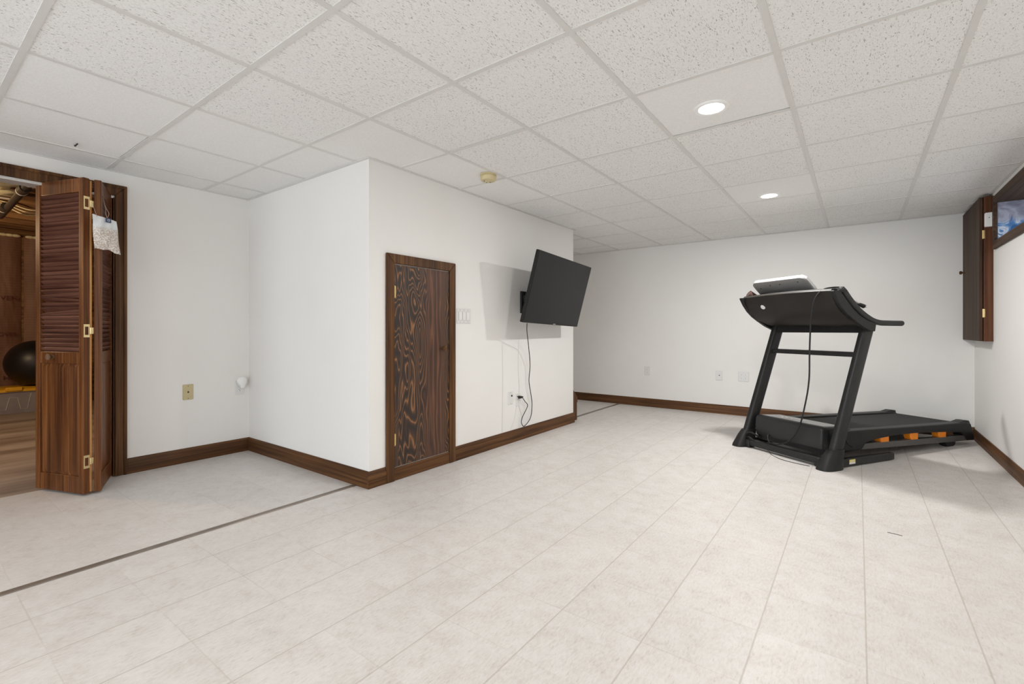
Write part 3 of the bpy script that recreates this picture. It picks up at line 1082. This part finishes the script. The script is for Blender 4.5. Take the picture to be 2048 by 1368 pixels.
# old painted-over wires running down the television wall
for pts, lab in (([(3.352, 0.93), (3.36, 0.6), (3.352, 0.11)], 'faint painted-over wire running straight down the wall, left of the cable jack plate'),
                 ([(3.61, 0.96), (3.60, 0.70), (3.615, 0.52), (3.61, 0.45)], 'faint painted-over wire running down from the television to the outlet'),
                 ([(3.575, 0.325), (3.53, 0.2), (3.47, 0.112)], 'faint painted-over wire slanting left below the plugged outlet'),
                 ([(3.61, 0.325), (3.66, 0.2), (3.615, 0.112)], 'faint painted-over wire hanging below the plugged outlet, right one')):
    bm = BM()
    tube(bm, smooth_path([(x, YT - 0.002, z) for x, z in pts]), 0.0022, 6)
    tag(obj('painted_wire', bm, M['wire_paint']), lab, 'wire', 'painted wires on the television wall')

# ------------------------------------------------------------------ television and its wall mount
TVM = Matrix.Translation((3.867, 2.285, 1.403)) @ Matrix.Rotation(R(2.9), 4, 'Z') @ Matrix.Rotation(R(14.2), 4, 'X') @ Matrix.Rotation(R(1.8), 4, 'Y')
tv = thing('television', 'flat black television tilted down from its wall mount', 'television')
tv.matrix_world = TVM
TWd, THt = 1.10, 0.638
bm = BM()
ro = rrect(TWd, THt, 0.006)
ri = rrect(TWd - 0.05, THt - 0.05, 0.02)
loft(bm, [[(x, 0.0, z) for x, z in ro], [(x, 0.028, z) for x, z in ro], [(x, 0.036, z) for x, z in ri]])
o2 = [(x, z - 0.08) for x, z in rrect(0.80, 0.36, 0.03)]
o3 = [(x, z - 0.08) for x, z in rrect(0.74, 0.30, 0.03)]
loft(bm, [[(x, 0.034, z) for x, z in o2], [(x, 0.058, z) for x, z in o3]])
obj('tv_case', bm, M['tv_body'], tv, bevel=0.002)
bm = BM()
box(bm, (-TWd / 2 + 0.010, -0.0025, -THt / 2 + 0.020), (TWd / 2 - 0.010, 0.001, THt / 2 - 0.010))
obj('screen', bm, M['screen'], tv)
bm = BM()
box(bm, (0.01, -0.0022, -THt / 2 + 0.004), (0.055, 0.001, -THt / 2 + 0.013))
obj('logo_badge', bm, M['gray_slot'], tv)
inv = TVM.inverted()
bm = BM()
cpts = [(3.418, 2.36, 1.102), (3.505, 2.42, 1.022), (3.645, 2.5, 0.903), (3.737, 2.545, 0.707), (3.734, 2.555, 0.552), (3.776, 2.56, 0.412), (3.793, 2.56, 0.312), (3.767, 2.56, 0.194), (3.665, 2.56, 0.128), (3.616, 2.56, 0.165), (3.632, 2.56, 0.219), (3.716, 2.56, 0.312), (3.674, 2.56, 0.361), (3.62, 2.557, 0.406), (3.568, 2.555, 0.421), (3.56, 2.572, 0.421)]
tube(bm, [inv @ p for p in smooth_path(cpts)], 0.0038, 8)
cord = obj('power_cord', bm, M['black'], tv)
bm = BM()
tube(bm, [inv @ Vector(p) for p in ((3.597, 2.581, 0.410), (3.600, 2.568, 0.410), (3.608, 2.556, 0.4105), (3.63, 2.553, 0.411))], [0.014, 0.014, 0.011, 0.005], 12)
obj('plug', bm, M['black'], cord)

mt = thing('tv_mount', 'black swing-arm bracket between the wall and the television', 'tv mount', (3.672, YT, 1.31))
bm = BM()
box(bm, (-0.034, -0.016, -0.105), (0.034, 0.0, 0.105))
box(bm, (-0.038, -0.022, -0.105), (-0.028, 0, 0.105))
box(bm, (0.028, -0.022, -0.105), (0.038, 0, 0.105))
obj('wall_plate', bm, M['black_metal'], mt, bevel=0.002)
bm = BM()
tube(bm, [(0, -0.035, -0.055), (0, -0.035, 0.065)], 0.017, 14)
box(bm, (-0.018, -0.035, 0.03), (0.018, -0.012, 0.065))
box(bm, (-0.018, -0.035, -0.055), (0.018, -0.012, -0.03))
obj('pivot', bm, M['black_metal'], mt)
bm = BM()
prism(bm, [(-0.02, -0.02), (-0.02, -0.05), (0.12, -0.15), (0.15, -0.13)], 'z', 0.0, 0.055)
prism(bm, [(0.10, -0.13), (0.14, -0.155), (0.235, -0.165), (0.235, -0.13)], 'z', -0.01, 0.07)
obj('swing_arm', bm, M['black_metal'], mt, bevel=0.003)
pm = Matrix.Translation(mt.location).inverted() @ TVM
bm = BM()
for xx in (-0.13, 0.10):
    box(bm, (xx, 0.060, -0.20), (xx + 0.03, 0.078, 0.19))
box(bm, (-0.14, 0.062, -0.02), (0.14, 0.085, 0.10))
bmesh.ops.transform(bm, matrix=pm, verts=bm.verts)
obj('tv_bracket', bm, M['black_metal'], mt)

# ------------------------------------------------------------------ panel cabinet in the far right corner and the motion sensor
cb = thing('wall_cabinet', 'tall shallow dark wood cabinet on the right wall by the far corner', 'cabinet', (5.469, YR, 0.95))
cl, chh = XF - 5.469 - 0.012, 1.205
bm = BM()
box(bm, (0, 0.0, 0.0), (cl, 0.058, chh))
obj('cabinet_frame', bm, M['cab_red'], cb)
bm = BM()
box(bm, (0.004, 0.062, 0.002), (cl + 0.002, 0.083, chh - 0.002))
dr = obj('door', bm, M['cab_z'], cb, bevel=0.003)
for z in (0.235, 0.89):
    bm = BM()
    tube(bm, [(0.001, 0.061, z - 0.035), (0.001, 0.061, z + 0.035)], 0.006, 10)
    box(bm, (-0.002, 0.05, z - 0.034), (0.0, 0.06, z + 0.034))
    tag(obj('hinge', bm, M['brass'], dr), 'brass hinge')
bm = BM()
lathe(bm, [(0.009, 0.083), (0.007, 0.098), (0.016, 0.106), (0.017, 0.114), (0.012, 0.121), (0.0005, 0.122)], 18, 'y', (cl - 0.10, 0, 0.64))
obj('knob', bm, M['wood_z'], dr)

ms = thing('motion_sensor', 'small white sensor box beside the window at the cabinet edge', 'sensor', (5.452, YR + 0.001, 1.955))
bm = BM()
rr = rrect(0.05, 0.115, 0.008)
loft(bm, [[(-0.022, y + 0.030, z) for y, z in rr], [(0.012, y + 0.030, z) for y, z in rr]])
bmesh.ops.translate(bm, vec=(0.0, 0, 0), verts=bm.verts)
obj('sensor_housing', bm, M['white_soft'], ms, bevel=0.003)
bm = BM()
lathe(bm, [(0.0035, -0.0215), (0.0035, -0.0235), (0.0005, -0.0235)], 10, 'x', (0, 0.03, 0.015))
obj('sensor_eye', bm, M['slot'], ms)

# ------------------------------------------------------------------ treadmill (local x along the deck, y across, z up)
tm = thing('treadmill', 'black treadmill with orange deck cushions standing before the far wall', 'treadmill', (4.24, 0.175, 0), R(-32.35))
DW = 0.785
UPC = lambda z: 0.060 + (z - 0.1) * 0.388


def sup(cx, cy, rx, ry, z, e=3.0, k=24):
    o = []
    for i in range(k):
        a = 2 * PI * i / k
        c, s = math.cos(a), math.sin(a)
        o.append((cx + rx * math.copysign(abs(c) ** (2 / e), c), cy + ry * math.copysign(abs(s) ** (2 / e), s), z))
    return o


for yy, sg in ((0.0, 1), (DW, -1)):
    bm = BM()
    loft(bm, [sup(UPC(z), yy, 0.059, 0.031, z) for z in (0.06, 0.3, 0.6, 0.9, 1.085)])
    obj('upright', bm, M['black_metal'], tm)
    bm = BM()
    loft(bm, [sup(0.005, yy, 0.106, 0.060, 0.0), sup(0.008, yy, 0.103, 0.058, 0.02), sup(0.045, yy, 0.085, 0.046, 0.10), sup(UPC(0.145) - 0.004, yy, 0.070, 0.040, 0.145)])
    obj('foot_boot', bm, M['black'], tm)
    bm = BM()
    y0 = yy - 0.02
    prism(bm, [(0.08, 0.006), (0.735, 0.006), (0.735, 0.058), (0.08, 0.066)], 'y', yy - 0.022, yy + 0.022)
    br = obj('base_bar', bm, M['black_metal'], tm, bevel=0.004)
    if sg == 1:
        bm = BM()
        box(bm, (0.195, -0.0232, 0.036), (0.262, -0.0222, 0.056))
        tag(obj('warning_sticker', bm, M['sticker_y'], br), 'yellow warning sticker')
        bm = BM()
        box(bm, (0.195, -0.0232, 0.022), (0.262, -0.0222, 0.036))
        box(bm, (0.207, -0.0234, 0.043), (0.25, -0.0222, 0.048))
        tag(obj('sticker_text', bm, [M['sticker_w']], br), 'white half of the sticker')
bm = BM()
box(bm, (-0.022, 0.05, 0.02), (0.028, DW - 0.05, 0.072))
for yy in (0.075, DW - 0.075):
    box(bm, (-0.03, yy - 0.02, 0.004), (0.04, yy + 0.02, 0.07))
    lathe(bm, [(0.026, -0.02), (0.026, 0.02)], 16, 'y', (-0.008, yy, 0.03))
obj('base_crossbar', bm, M['black_metal'], tm, bevel=0.004)
bm = BM()
tube(bm, smooth_path([(0.0, DW - 0.035, 0.10), (-0.02, DW - 0.08, 0.135), (-0.01, DW - 0.13, 0.13), (0.05, DW - 0.15, 0.09)]), 0.007, 8)
tube(bm, smooth_path([(-0.01, DW - 0.04, 0.08), (-0.03, DW - 0.10, 0.095), (0.0, DW - 0.14, 0.06)]), 0.006, 8)
tube(bm, smooth_path([(-0.025, 0.50, 0.03), (-0.05, 0.45, 0.003), (-0.10, 0.33, 0.003), (-0.10, 0.22, 0.003), (-0.07, 0.10, 0.003)]), 0.0022, 6)
obj('loose_cable', bm, M['black'], tm)

# motor hood
bm = BM()
prof = [(0.11, 0.068), (0.20, 0.06), (0.46, 0.075), (0.47, 0.215), (0.44, 0.238), (0.33, 0.274), (0.10, 0.290), (0.072, 0.290), (0.052, 0.272), (0.046, 0.20), (0.058, 0.12)]
rings = []
for y, k in ((0.088, 0.90), (0.094, 0.97), (0.105, 1.0), (0.68, 1.0), (0.694, 0.97), (0.70, 0.90)):
    rings.append([(0.26 + (x - 0.26) * (k * 0.5 + 0.5), y, 0.17 + (z - 0.17) * k) for x, z in prof])
loft(bm, rings)
hood = obj('motor_hood', bm, M['hood'], tm, bevel=0.006)
bm = BM()
hz = lambda x: 0.290 - (x - 0.10) * 0.0696 + 0.0022
prism(bm, [(0.095, hz(0.095) - 0.006), (0.325, hz(0.325) - 0.006), (0.325, hz(0.325) - 0.0008), (0.095, hz(0.095) - 0.0008)], 'y', 0.11, 0.675)
tag(obj('hood_top', bm, M['hood_top'], hood), 'glossy top of the motor hood')
bm = BM()
pts = []
for i in range(46):
    t = i / 45
    pts.append((0.19 + 0.022 * math.sin(t * 34) * (1 - 0.3 * t) + 0.02 * t, 0.56 - 0.21 * t + 0.004 * math.cos(t * 34), 0))
tube(bm, [(x, y, hz(x)) for x, y, _ in pts], 0.0028, 6)
tube(bm, [(x, y, hz(x)) for x, y in ((0.235, 0.55), (0.235, 0.34))], 0.002, 6)
tag(obj('script_logo', bm, M['sticker_w'], hood), 'white script lettering')

# deck, rails, belt
rail = [(0.13, 0.262), (0.226, 0.253), (1.041, 0.229), (1.88, 0.206), (1.96, 0.192), (2.02, 0.06), (2.01, 0.034), (1.90, 0.040), (1.82, 0.118), (1.591, 0.143), (1.146, 0.168), (0.885, 0.171), (0.608, 0.158), (0.505, 0.138), (0.455, 0.09), (0.15, 0.10)]
lower = [(0.475, 0.136), (1.87, 0.089), (1.905, 0.040), (0.455, 0.09)]
for y0, y1, yo, s in ((0.052, 0.135, 0.056, 1), (0.650, 0.733, 0.729, -1)):
    bm = BM()
    prism(bm, rail, 'y', y0, y1)
    rl = obj('side_rail', bm, M['black'], tm, bevel=0.008)
    bm = BM()
    prism(bm, [(1.80, 0.206), (1.90, 0.222), (1.96, 0.216), (2.0, 0.150), (1.86, 0.185)], 'y', y0 + 0.012, y1 + 0.004 * s)
    obj('end_cap', bm, M['black'], rl, bevel=0.006)
    bm = BM()
    prism(bm, lower, 'y', min(yo, yo + s * 0.05), max(yo, yo + s * 0.05))
    tag(obj('frame_rail', bm, M['rail_gray'], tm, bevel=0.003), 'grey lower frame rail')
    for n0, n1, z0, z1 in ((0.70, 0.812, 0.120, 0.173), (1.093, 1.20, 0.108, 0.170), (1.488, 1.60, 0.095, 0.152)):
        bm = BM()
        a = min(yo + s * 0.004, yo + s * 0.06); b = max(yo + s * 0.004, yo + s * 0.06)
        prism(bm, [(n0 + 0.016, z0), (n1 - 0.002, z0), (n1, z1), (n0, z1), (n0, z0 + 0.03)], 'y', a, b)
        tag(obj('deck_cushion', bm, M['orange'], tm, bevel=0.005), 'orange rubber deck cushion')
    bm = BM()
    yc = (y0 + y1) / 2 + 0.012 * s
    loft(bm, [[(1.71 + a, yc + b, 0.0) for a, b in rrect(0.10, 0.05, 0.012)], [(1.705 + a, yc + b, 0.012) for a, b in rrect(0.135, 0.06, 0.012)],
              [(1.69 + a, yc + b, 0.075) for a, b in rrect(0.20, 0.062, 0.012)]])
    obj('rear_foot', bm, M['black'], tm)
bm = BM()
prism(bm, [(0.42, 0.232), (1.93, 0.190), (1.965, 0.172), (1.965, 0.135), (1.93, 0.122), (0.42, 0.158)], 'y', 0.135, 0.650)
obj('running_belt', bm, M['belt'], tm, bevel=0.01)
bm = BM()
tube(bm, smooth_path([(0.20, 0.049, 0.245), (0.25, 0.049, 0.20), (0.29, 0.049, 0.155), (0.34, 0.049, 0.125)]), 0.003, 6)
obj('rail_seam', bm, M['slot'], tm)

# crossbar between the uprights, console pan, side arms, handlebars
bm = BM()
prism(bm, [(0.325, 0.832), (0.375, 0.838), (0.378, 0.872), (0.33, 0.870)], 'y', 0.02, DW - 0.02)
obj('upright_crossbar', bm, M['black_metal'], tm, bevel=0.004)
bm = BM()
prism(bm, [(0.385, 1.022), (0.46, 1.022), (0.48, 1.082), (0.40, 1.086)], 'y', 0.02, DW - 0.02)
obj('console_beam', bm, M['black'], tm, bevel=0.004)
bm = BM()
PAN = [(0.0, 1.335), (0.026, 1.27), (0.075, 1.20), (0.17, 1.135), (0.30, 1.090), (0.40, 1.072), (0.455, 1.085), (0.36, 1.16), (0.24, 1.25), (0.14, 1.352), (0.05, 1.356), (0.012, 1.35)]
rings = []
for i in range(15):
    t = i / 14
    y = -0.035 + t * (DW + 0.075)
    q = (t - 0.45) * 2
    bulge = max(0, 1 - q * q)
    rings.append([(x + 0.07 * (t - 0.35) - 0.035 * bulge * min(1, max(0, (z - 1.08) / 0.25)), y, z + 0.006 * bulge * min(1, max(0, (z - 1.08) / 0.25))) for x, z in PAN])
loft(bm, rings)
pan = obj('console_pan', bm, M['pan'], tm, ang=50)
armp = [(-0.035, 1.330), (0.005, 1.268), (0.053, 1.212), (0.112, 1.165), (0.18, 1.126), (0.275, 1.077), (0.371, 1.040), (0.432, 1.034), (0.446, 1.094), (0.34, 1.121), (0.25, 1.160), (0.18, 1.206), (0.11, 1.266), (0.045, 1.330), (0.03, 1.338), (-0.03, 1.338)]
for y0, y1, dn in ((-0.062, -0.030, 0.0), (DW + 0.030, DW + 0.062, 0.055)):
    bm = BM()
    prism(bm, [(x + dn, z) for x, z in armp], 'y', y0, y1)
    obj('side_arm', bm, M['black'], tm, bevel=0.004)
hp = [(0.075, 1.352), (0.102, 1.339), (0.155, 1.288), (0.211, 1.240), (0.27, 1.197), (0.332, 1.162), (0.39, 1.135), (0.446, 1.115), (0.52, 1.102), (0.60, 1.099), (0.79, 1.098)]
for y, dn in ((-0.040, 0.0), (DW + 0.045, 0.055)):
    bm = BM()
    tube(bm, smooth_path([(x + dn, y, z) for x, z in hp], 4), 0.0215, 16, dome=True)
    hb = obj('handlebar', bm, M['tread_pad'], tm)
    if dn:
        bm = BM()
        d = Vector((-0.62, 0.25, 0.45)).normalized()
        c0 = Vector((0.135, y - 0.03, 1.352))
        tube(bm, [c0 - d * 0.05, c0 + d * 0.045], 0.034, 18, cap=False)
        tube(bm, [c0 + d * 0.045, c0 - d * 0.03], 0.027, 18, cap=True)
        tag(obj('open_tube_end', bm, M['tube_brown'], hb), 'open brown end of the handlebar tube')
bm = BM()
box(bm, (0.03, -0.062, 1.328), (0.118, -0.012, 1.346))
obj('arm_cap', bm, M['pan'], tm, bevel=0.006)
# underside fasteners and sticker
bm = BM()
lathe(bm, [(0.022, 0.0), (0.020, -0.003), (0.0005, -0.004)], 20, 'x')
bmesh.ops.rotate(bm, cent=(0, 0, 0), matrix=Matrix.Rotation(R(-28), 3, 'Y'), verts=bm.verts)
o = obj('round_sticker', bm, M['sticker_w'], pan, loc=(0.058, 0.625, 1.246))

# display slab
ds = Matrix.Translation((0.145, 0.50, 1.413)) @ Matrix.Rotation(R(-4.5), 4, 'Z') @ Matrix.Rotation(R(-47), 4, 'Y')
bm = BM()
hw, hh = 0.274, 0.094


def slab(x, ins):
    o = []
    for a, b in rrect(2 * hw - 2 * ins, 2 * hh - 2 * ins, 0.05, 6):
        o.append((x, a, b))
    return o


def dsp(r):
    return [ds @ Vector(p) for p in r]


loft(bm, [dsp(slab(-0.022, 0.012)), dsp(slab(-0.014, 0.0)), dsp(slab(-0.004, 0.0))])
db = obj('display_back', bm, M['display_gray'], tm, ang=50)
bm = BM()
loft(bm, [dsp(slab(-0.004, -0.001)), dsp(slab(0.018, -0.001)), dsp(slab(0.026, 0.010))])
tag(obj('display_rim', bm, M['display_white'], db, ang=50), 'white display rim')
for a, b in ((-0.2, 0.06), (-0.02, 0.055), (0.08, 0.055), (0.2, 0.03)):
    bm = BM()
    p = ds @ Vector((-0.0225, a, b))
    lathe(bm, [(0.005, -0.002), (0.005, 0.002)], 10, 'x', p)
    obj('screw', bm, M['slot'], db)
bm = BM()
q = [ds @ Vector((x, y, z)) for x, y, z in ((0.0, 0.04, hh + 0.0005), (0.014, 0.04, hh + 0.0005), (0.014, 0.13, hh + 0.0005), (0.0, 0.13, hh + 0.0005), (0.0, 0.04, hh + 0.003), (0.014, 0.04, hh + 0.003), (0.014, 0.13, hh + 0.003), (0.0, 0.13, hh + 0.003))]
v = [bm.verts.new(p) for p in q]
for f in ((0, 1, 2, 3), (4, 5, 6, 7), (0, 1, 5, 4), (1, 2, 6, 5), (2, 3, 7, 6), (3, 0, 4, 7)):
    bm.faces.new([v[i] for i in f])
tag(obj('port_cover', bm, M['gray_slot'], db), 'grey port cover')
bm = BM()
prism(bm, [(0.12, 1.33), (0.24, 1.25), (0.27, 1.36), (0.19, 1.40)], 'y', 0.27, 0.74)
obj('display_neck', bm, M['black'], tm, bevel=0.01)

# power cord draped over the console
bm = BM()
cp = [(0.36, 0.045, 1.262), (0.25, 0.02, 1.300), (0.17, 0.0, 1.366), (0.12, -0.01, 1.367), (0.05, 0.004, 1.366), (-0.02, 0.035, 1.347), (-0.055, 0.073, 1.273), (-0.05, 0.104, 1.121), (-0.03, 0.13, 0.89), (-0.02, 0.142, 0.656), (0.0, 0.19, 0.453), (0.0, 0.241, 0.266),
      (-0.01, 0.32, 0.141), (-0.01, 0.434, 0.088), (0.015, 0.526, 0.086), (0.04, 0.562, 0.122), (0.062, 0.566, 0.14)]
tube(bm, smooth_path(cp, 5), 0.0058, 8)
pc = obj('power_cord', bm, M['black'], tm)
bm = BM()
tube(bm, [(0.40, 0.05, 1.255), (0.432, 0.05, 1.246), (0.475, 0.05, 1.234)], [0.009, 0.014, 0.017], 10)
for dz in (-0.007, 0.007):
    box(bm, (0.47, 0.048, 1.233 + dz), (0.51, 0.052, 1.236 + dz))
obj('plug', bm, M['black'], pc)
bm = BM()
loft(bm, [[(0.335 + x, 0.045 + y, 1.262 + z) for x, y, z in ((0, -0.012, 0.012), (0, 0.012, 0.012), (0, 0.012, 0.02), (0, -0.012, 0.02))],
          [(0.335 + x, 0.045 + y, 1.262 + z) for x, y, z in ((0.06, -0.015, -0.008), (0.06, 0.015, -0.008), (0.06, 0.015, 0.004), (0.06, -0.015, 0.004))]])
tag(obj('cord_tag', bm, M['sticker_w'], pc), 'white paper tag on the cord')

# small thread on the floor
bm = BM()
tube(bm, smooth_path([(0.006, 0.03, 0.0015), (0.004, 0.0, 0.0015), (-0.002, -0.03, 0.0015)]), 0.0012, 6)
tag(obj('thread', bm, M['slot'], loc=(3.087, -0.152, 0)), 'thin dark thread lying on the open floor in front of the treadmill', 'thread')

# ------------------------------------------------------------------ storage room behind the bifold door
SY = 9.25
bm = BM()
box(bm, (-3.5, SY, -0.05), (4.2, SY + 0.1, 2.62))
box(bm, (-3.6, YL + 0.11, -0.05), (-3.5, SY + 0.1, 2.62))
box(bm, (4.2, YL + 0.11, -0.05), (4.3, SY + 0.1, 2.62))
box(bm, (-3.5, YL + 0.03, H + 0.03), (4.2, YL + 0.11, 2.62))
box(bm, (XN + 0.1, YL + 0.03, -0.05), (4.2, YL + 0.11, H + 0.03))
struct('wall_storage', bm, M['joist'], 'rough wooden walls of the storage room', 'wall')
bm = BM()
box(bm, (-3.5, YL + 0.03, 2.60), (4.2, SY + 0.1, 2.63))
struct('ceiling_storage', bm, M['joist'], 'bare wooden floor boards above the storage room', 'ceiling')
for k in range(11):
    y = 4.75 + k * 0.405
    bm = BM()
    box(bm, (-3.5, y - 0.02, 2.36), (4.2, y + 0.02, 2.599))
    o = obj('ceiling_joist', bm, M['joist'])
    tag(o, 'rough brown ceiling joist in the storage room', 'joist', 'ceiling joists of the storage room', 'structure')
for k, (x0, x1) in enumerate(((0.58, 1.165), (1.19, 1.76), (-0.02, 0.555))):
    t = thing('insulation_batt', ['paper-faced insulation batt with red print on the storage room back wall, left of the seam', 'plain folded strip of paper-faced insulation right of the seam in the storage room',
                                  'paper-faced insulation batt hidden mostly left of the door opening'][k], 'insulation', ((x0 + x1) / 2, SY, 0), group='insulation batts on the back wall')
    bm = BM()
    n = 10
    hwid = (x1 - x0) / 2
    prof = []
    vs = []
    for iu in range(n + 1):
        u = iu / n * 2 - 1
        row = []
        for iv in range(13):
            z = 0.12 + 2.2 * iv / 12
            pf = 0.055 * (1 - u ** 6) + 0.02 * noise.noise(Vector((u * 2 + k * 5, z * 1.6, 3)))
            row.append(bm.verts.new((u * hwid, -0.004 - max(0.004, pf), z)))
        vs.append(row)
    for a, b in zip(vs, vs[1:]):
        for i in range(12):
            bm.faces.new((a[i], b[i], b[i + 1], a[i + 1]))
    obj('paper_face', bm, M['kraft'], t, ang=70)
    bm = BM()
    for iu in range(9):
        u = iu / 8 * 2 - 1
        x = u * (hwid - 0.055)
        bmesh.ops.create_icosphere(bm, subdivisions=2, radius=0.05, matrix=Matrix.Translation((x, -0.05, 2.325)) @ Matrix.Diagonal((1, 0.7, 0.45, 1)))
    obj('torn_edge', bm, M['insul'], t)
    if k == 0:
        for s_, z, sz, x in (('VEN', 1.47, 0.085, 0.17), ('OVER', 0.985, 0.075, 0.155), ('HR', 0.40, 0.085, 0.17)):
            mw = Matrix.Translation((x, -0.078, z)) @ Matrix.Rotation(PI / 2, 4, 'X')
            text_mesh('printed_text', s_, sz, M['red_ink'], t, mw)

# insulation stuffed between the first joists
for k, (y, x) in enumerate(((5.36, 0.40), (5.762, 0.44), (6.168, 0.46), (6.572, 0.43), (5.36, -0.7))):
    bm = BM()
    bmesh.ops.create_icosphere(bm, subdivisions=4, radius=1.0)
    for v in bm.verts:
        q = v.co.copy()
        f = 1 + 0.28 * noise.noise(q * 2.2 + Vector((k * 7, 0, 0))) + 0.1 * noise.noise(q * 6)
        v.co = Vector((q.x * 0.42 * f, q.y * 0.17 * f, q.z * 0.10 * f))
    o = obj('ceiling_insulation', bm, M['insul'], ang=80, loc=(x, y, 2.402))
    tag(o, 'lumpy yellow fibreglass stuffed between joists of the storage room', 'insulation', 'fibreglass between the joists')

pp = thing('drain_pipe', 'black drain pipe with white fitting under the storage room joists', 'pipe', (0.735, 5.4, 2.25))
bm = BM()
tube(bm, [(0.0, -0.02, 0), (0.02, 1.78, -0.02)], 0.029, 18)
obj('pipe_run', bm, M['pipe'], pp)
bm = BM()
tube(bm, [(0.0, -0.5, 0.0), (0.0, 0.08, 0)], 0.034, 18)
tag(obj('pipe_sleeve', bm, M['pipe_white'], pp), 'pale grey sleeve')
for y in (0.30, 1.30):
    bm = BM()
    tube(bm, [(0.003, y - 0.05, -0.003), (0.003, y + 0.1, -0.005)], 0.038, 18)
    obj('coupling', bm, M['pipe'], pp)
    bm = BM()
    tube(bm, [(0.003, y + 0.105, -0.005), (0.003, y + 0.125, -0.005)], 0.040, 18)
    tag(obj('clamp', bm, M['pipe_white'], pp), 'pale clamp ring')
bm = BM()
tube(bm, [(-2.5, 6.775, 2.347), (0.78, 6.775, 2.347)], 0.010, 10)
tag(obj('conduit', bm, M['pipe_white']), 'thin white conduit crossing under the storage room joists', 'conduit')
for k in range(3):
    bm = BM()
    y = 6.95 + 0.10 * k
    tube(bm, smooth_path([(0.35, y, 2.345), (0.74, y + 0.03, 2.352), (0.95, y + 0.02, 2.30 - 0.012 * k), (1.2, y - 0.03, 2.335), (1.6, y, 2.34)]), 0.006, 8)
    tag(obj('cable', bm, M['insul']), 'yellow cable drooping under the storage room joists', 'cable', 'yellow cables under the joists')

# bin with yellow lid, ball on top
bn = thing('storage_bin', 'clear plastic storage bin with yellow lid on the storage room floor', 'storage bin', (1.10, 8.72, -0.004))
bm = BM()
loft(bm, [[(a, b, 0.0) for a, b in rrect(0.66, 0.40, 0.04)], [(a, b, 0.275) for a, b in rrect(0.74, 0.46, 0.04)]])
obj('bin_body', bm, M['clear'], bn)
bm = BM()
loft(bm, [[(a, b, 0.275) for a, b in rrect(0.78, 0.50, 0.05)], [(a, b, 0.305) for a, b in rrect(0.78, 0.50, 0.05)], [(a, b, 0.318) for a, b in rrect(0.72, 0.44, 0.05)]])
lid = tag(obj('lid', bm, M['yellow'], bn), 'bright yellow lid')
bm = BM()
box(bm, (-0.17, -0.268, 0.285), (-0.02, -0.235, 0.335))
tag(obj('latch', bm, M['yellow'], bn, bevel=0.01), 'yellow latch')
bm = BM()
for pts in ([(-0.24, 0.25), (-0.22, 0.05), (-0.16, 0.05), (-0.13, 0.2), (-0.06, 0.2), (-0.03, 0.05), (0.03, 0.05), (0.06, 0.25)],):
    tube(bm, [(x, -0.205 - 0.09 * z, z) for x, z in pts], 0.0035, 6)
obj('moulded_rib', bm, M['pipe_white'], bn)
bm = BM()
bmesh.ops.create_uvsphere(bm, u_segments=48, v_segments=32, radius=0.30)
for v in bm.verts:
    v.co.z = v.co.z * 0.985
    rr_ = math.hypot(v.co.x, v.co.y)
    if abs(v.co.z) < 0.2:
        g = 1 - 0.004 * (0.5 + 0.5 * math.cos(v.co.z * 220))
        v.co.x *= g; v.co.y *= g
tag(obj('exercise_ball', bm, M['ball'], loc=(1.235, 8.72, 0.317 + 0.2945)), 'large black exercise ball resting on the yellow bin lid', 'exercise ball')

# bare bulb that lights the storage room
lb_ = thing('light_bulb', 'bare glowing bulb under the storage room joists', 'light bulb', (-0.50, 6.37, 2.36))
bm = BM()
lathe(bm, [(0.05, 0.0), (0.05, -0.02), (0.006, -0.03), (0.006, -0.17), (0.02, -0.18), (0.018, -0.21)], 24)
obj('socket', bm, M['white'], lb_)
bm = BM()
lathe(bm, [(0.014, -0.21), (0.028, -0.235), (0.031, -0.255), (0.022, -0.28), (0.0005, -0.287)], 24)
obj('bulb_glass', bm, M['bulb'], lb_)
ld = bpy.data.lights.new('bulb_lamp', 'POINT')
ld.energy = BULB_W
ld.color = (1.0, 0.72, 0.44)
ld.shadow_soft_size = 0.03
lo = bpy.data.objects.new('bulb_lamp', ld)
COL.objects.link(lo)
lo.parent = lb_
lo.location = (0, 0, -0.32)
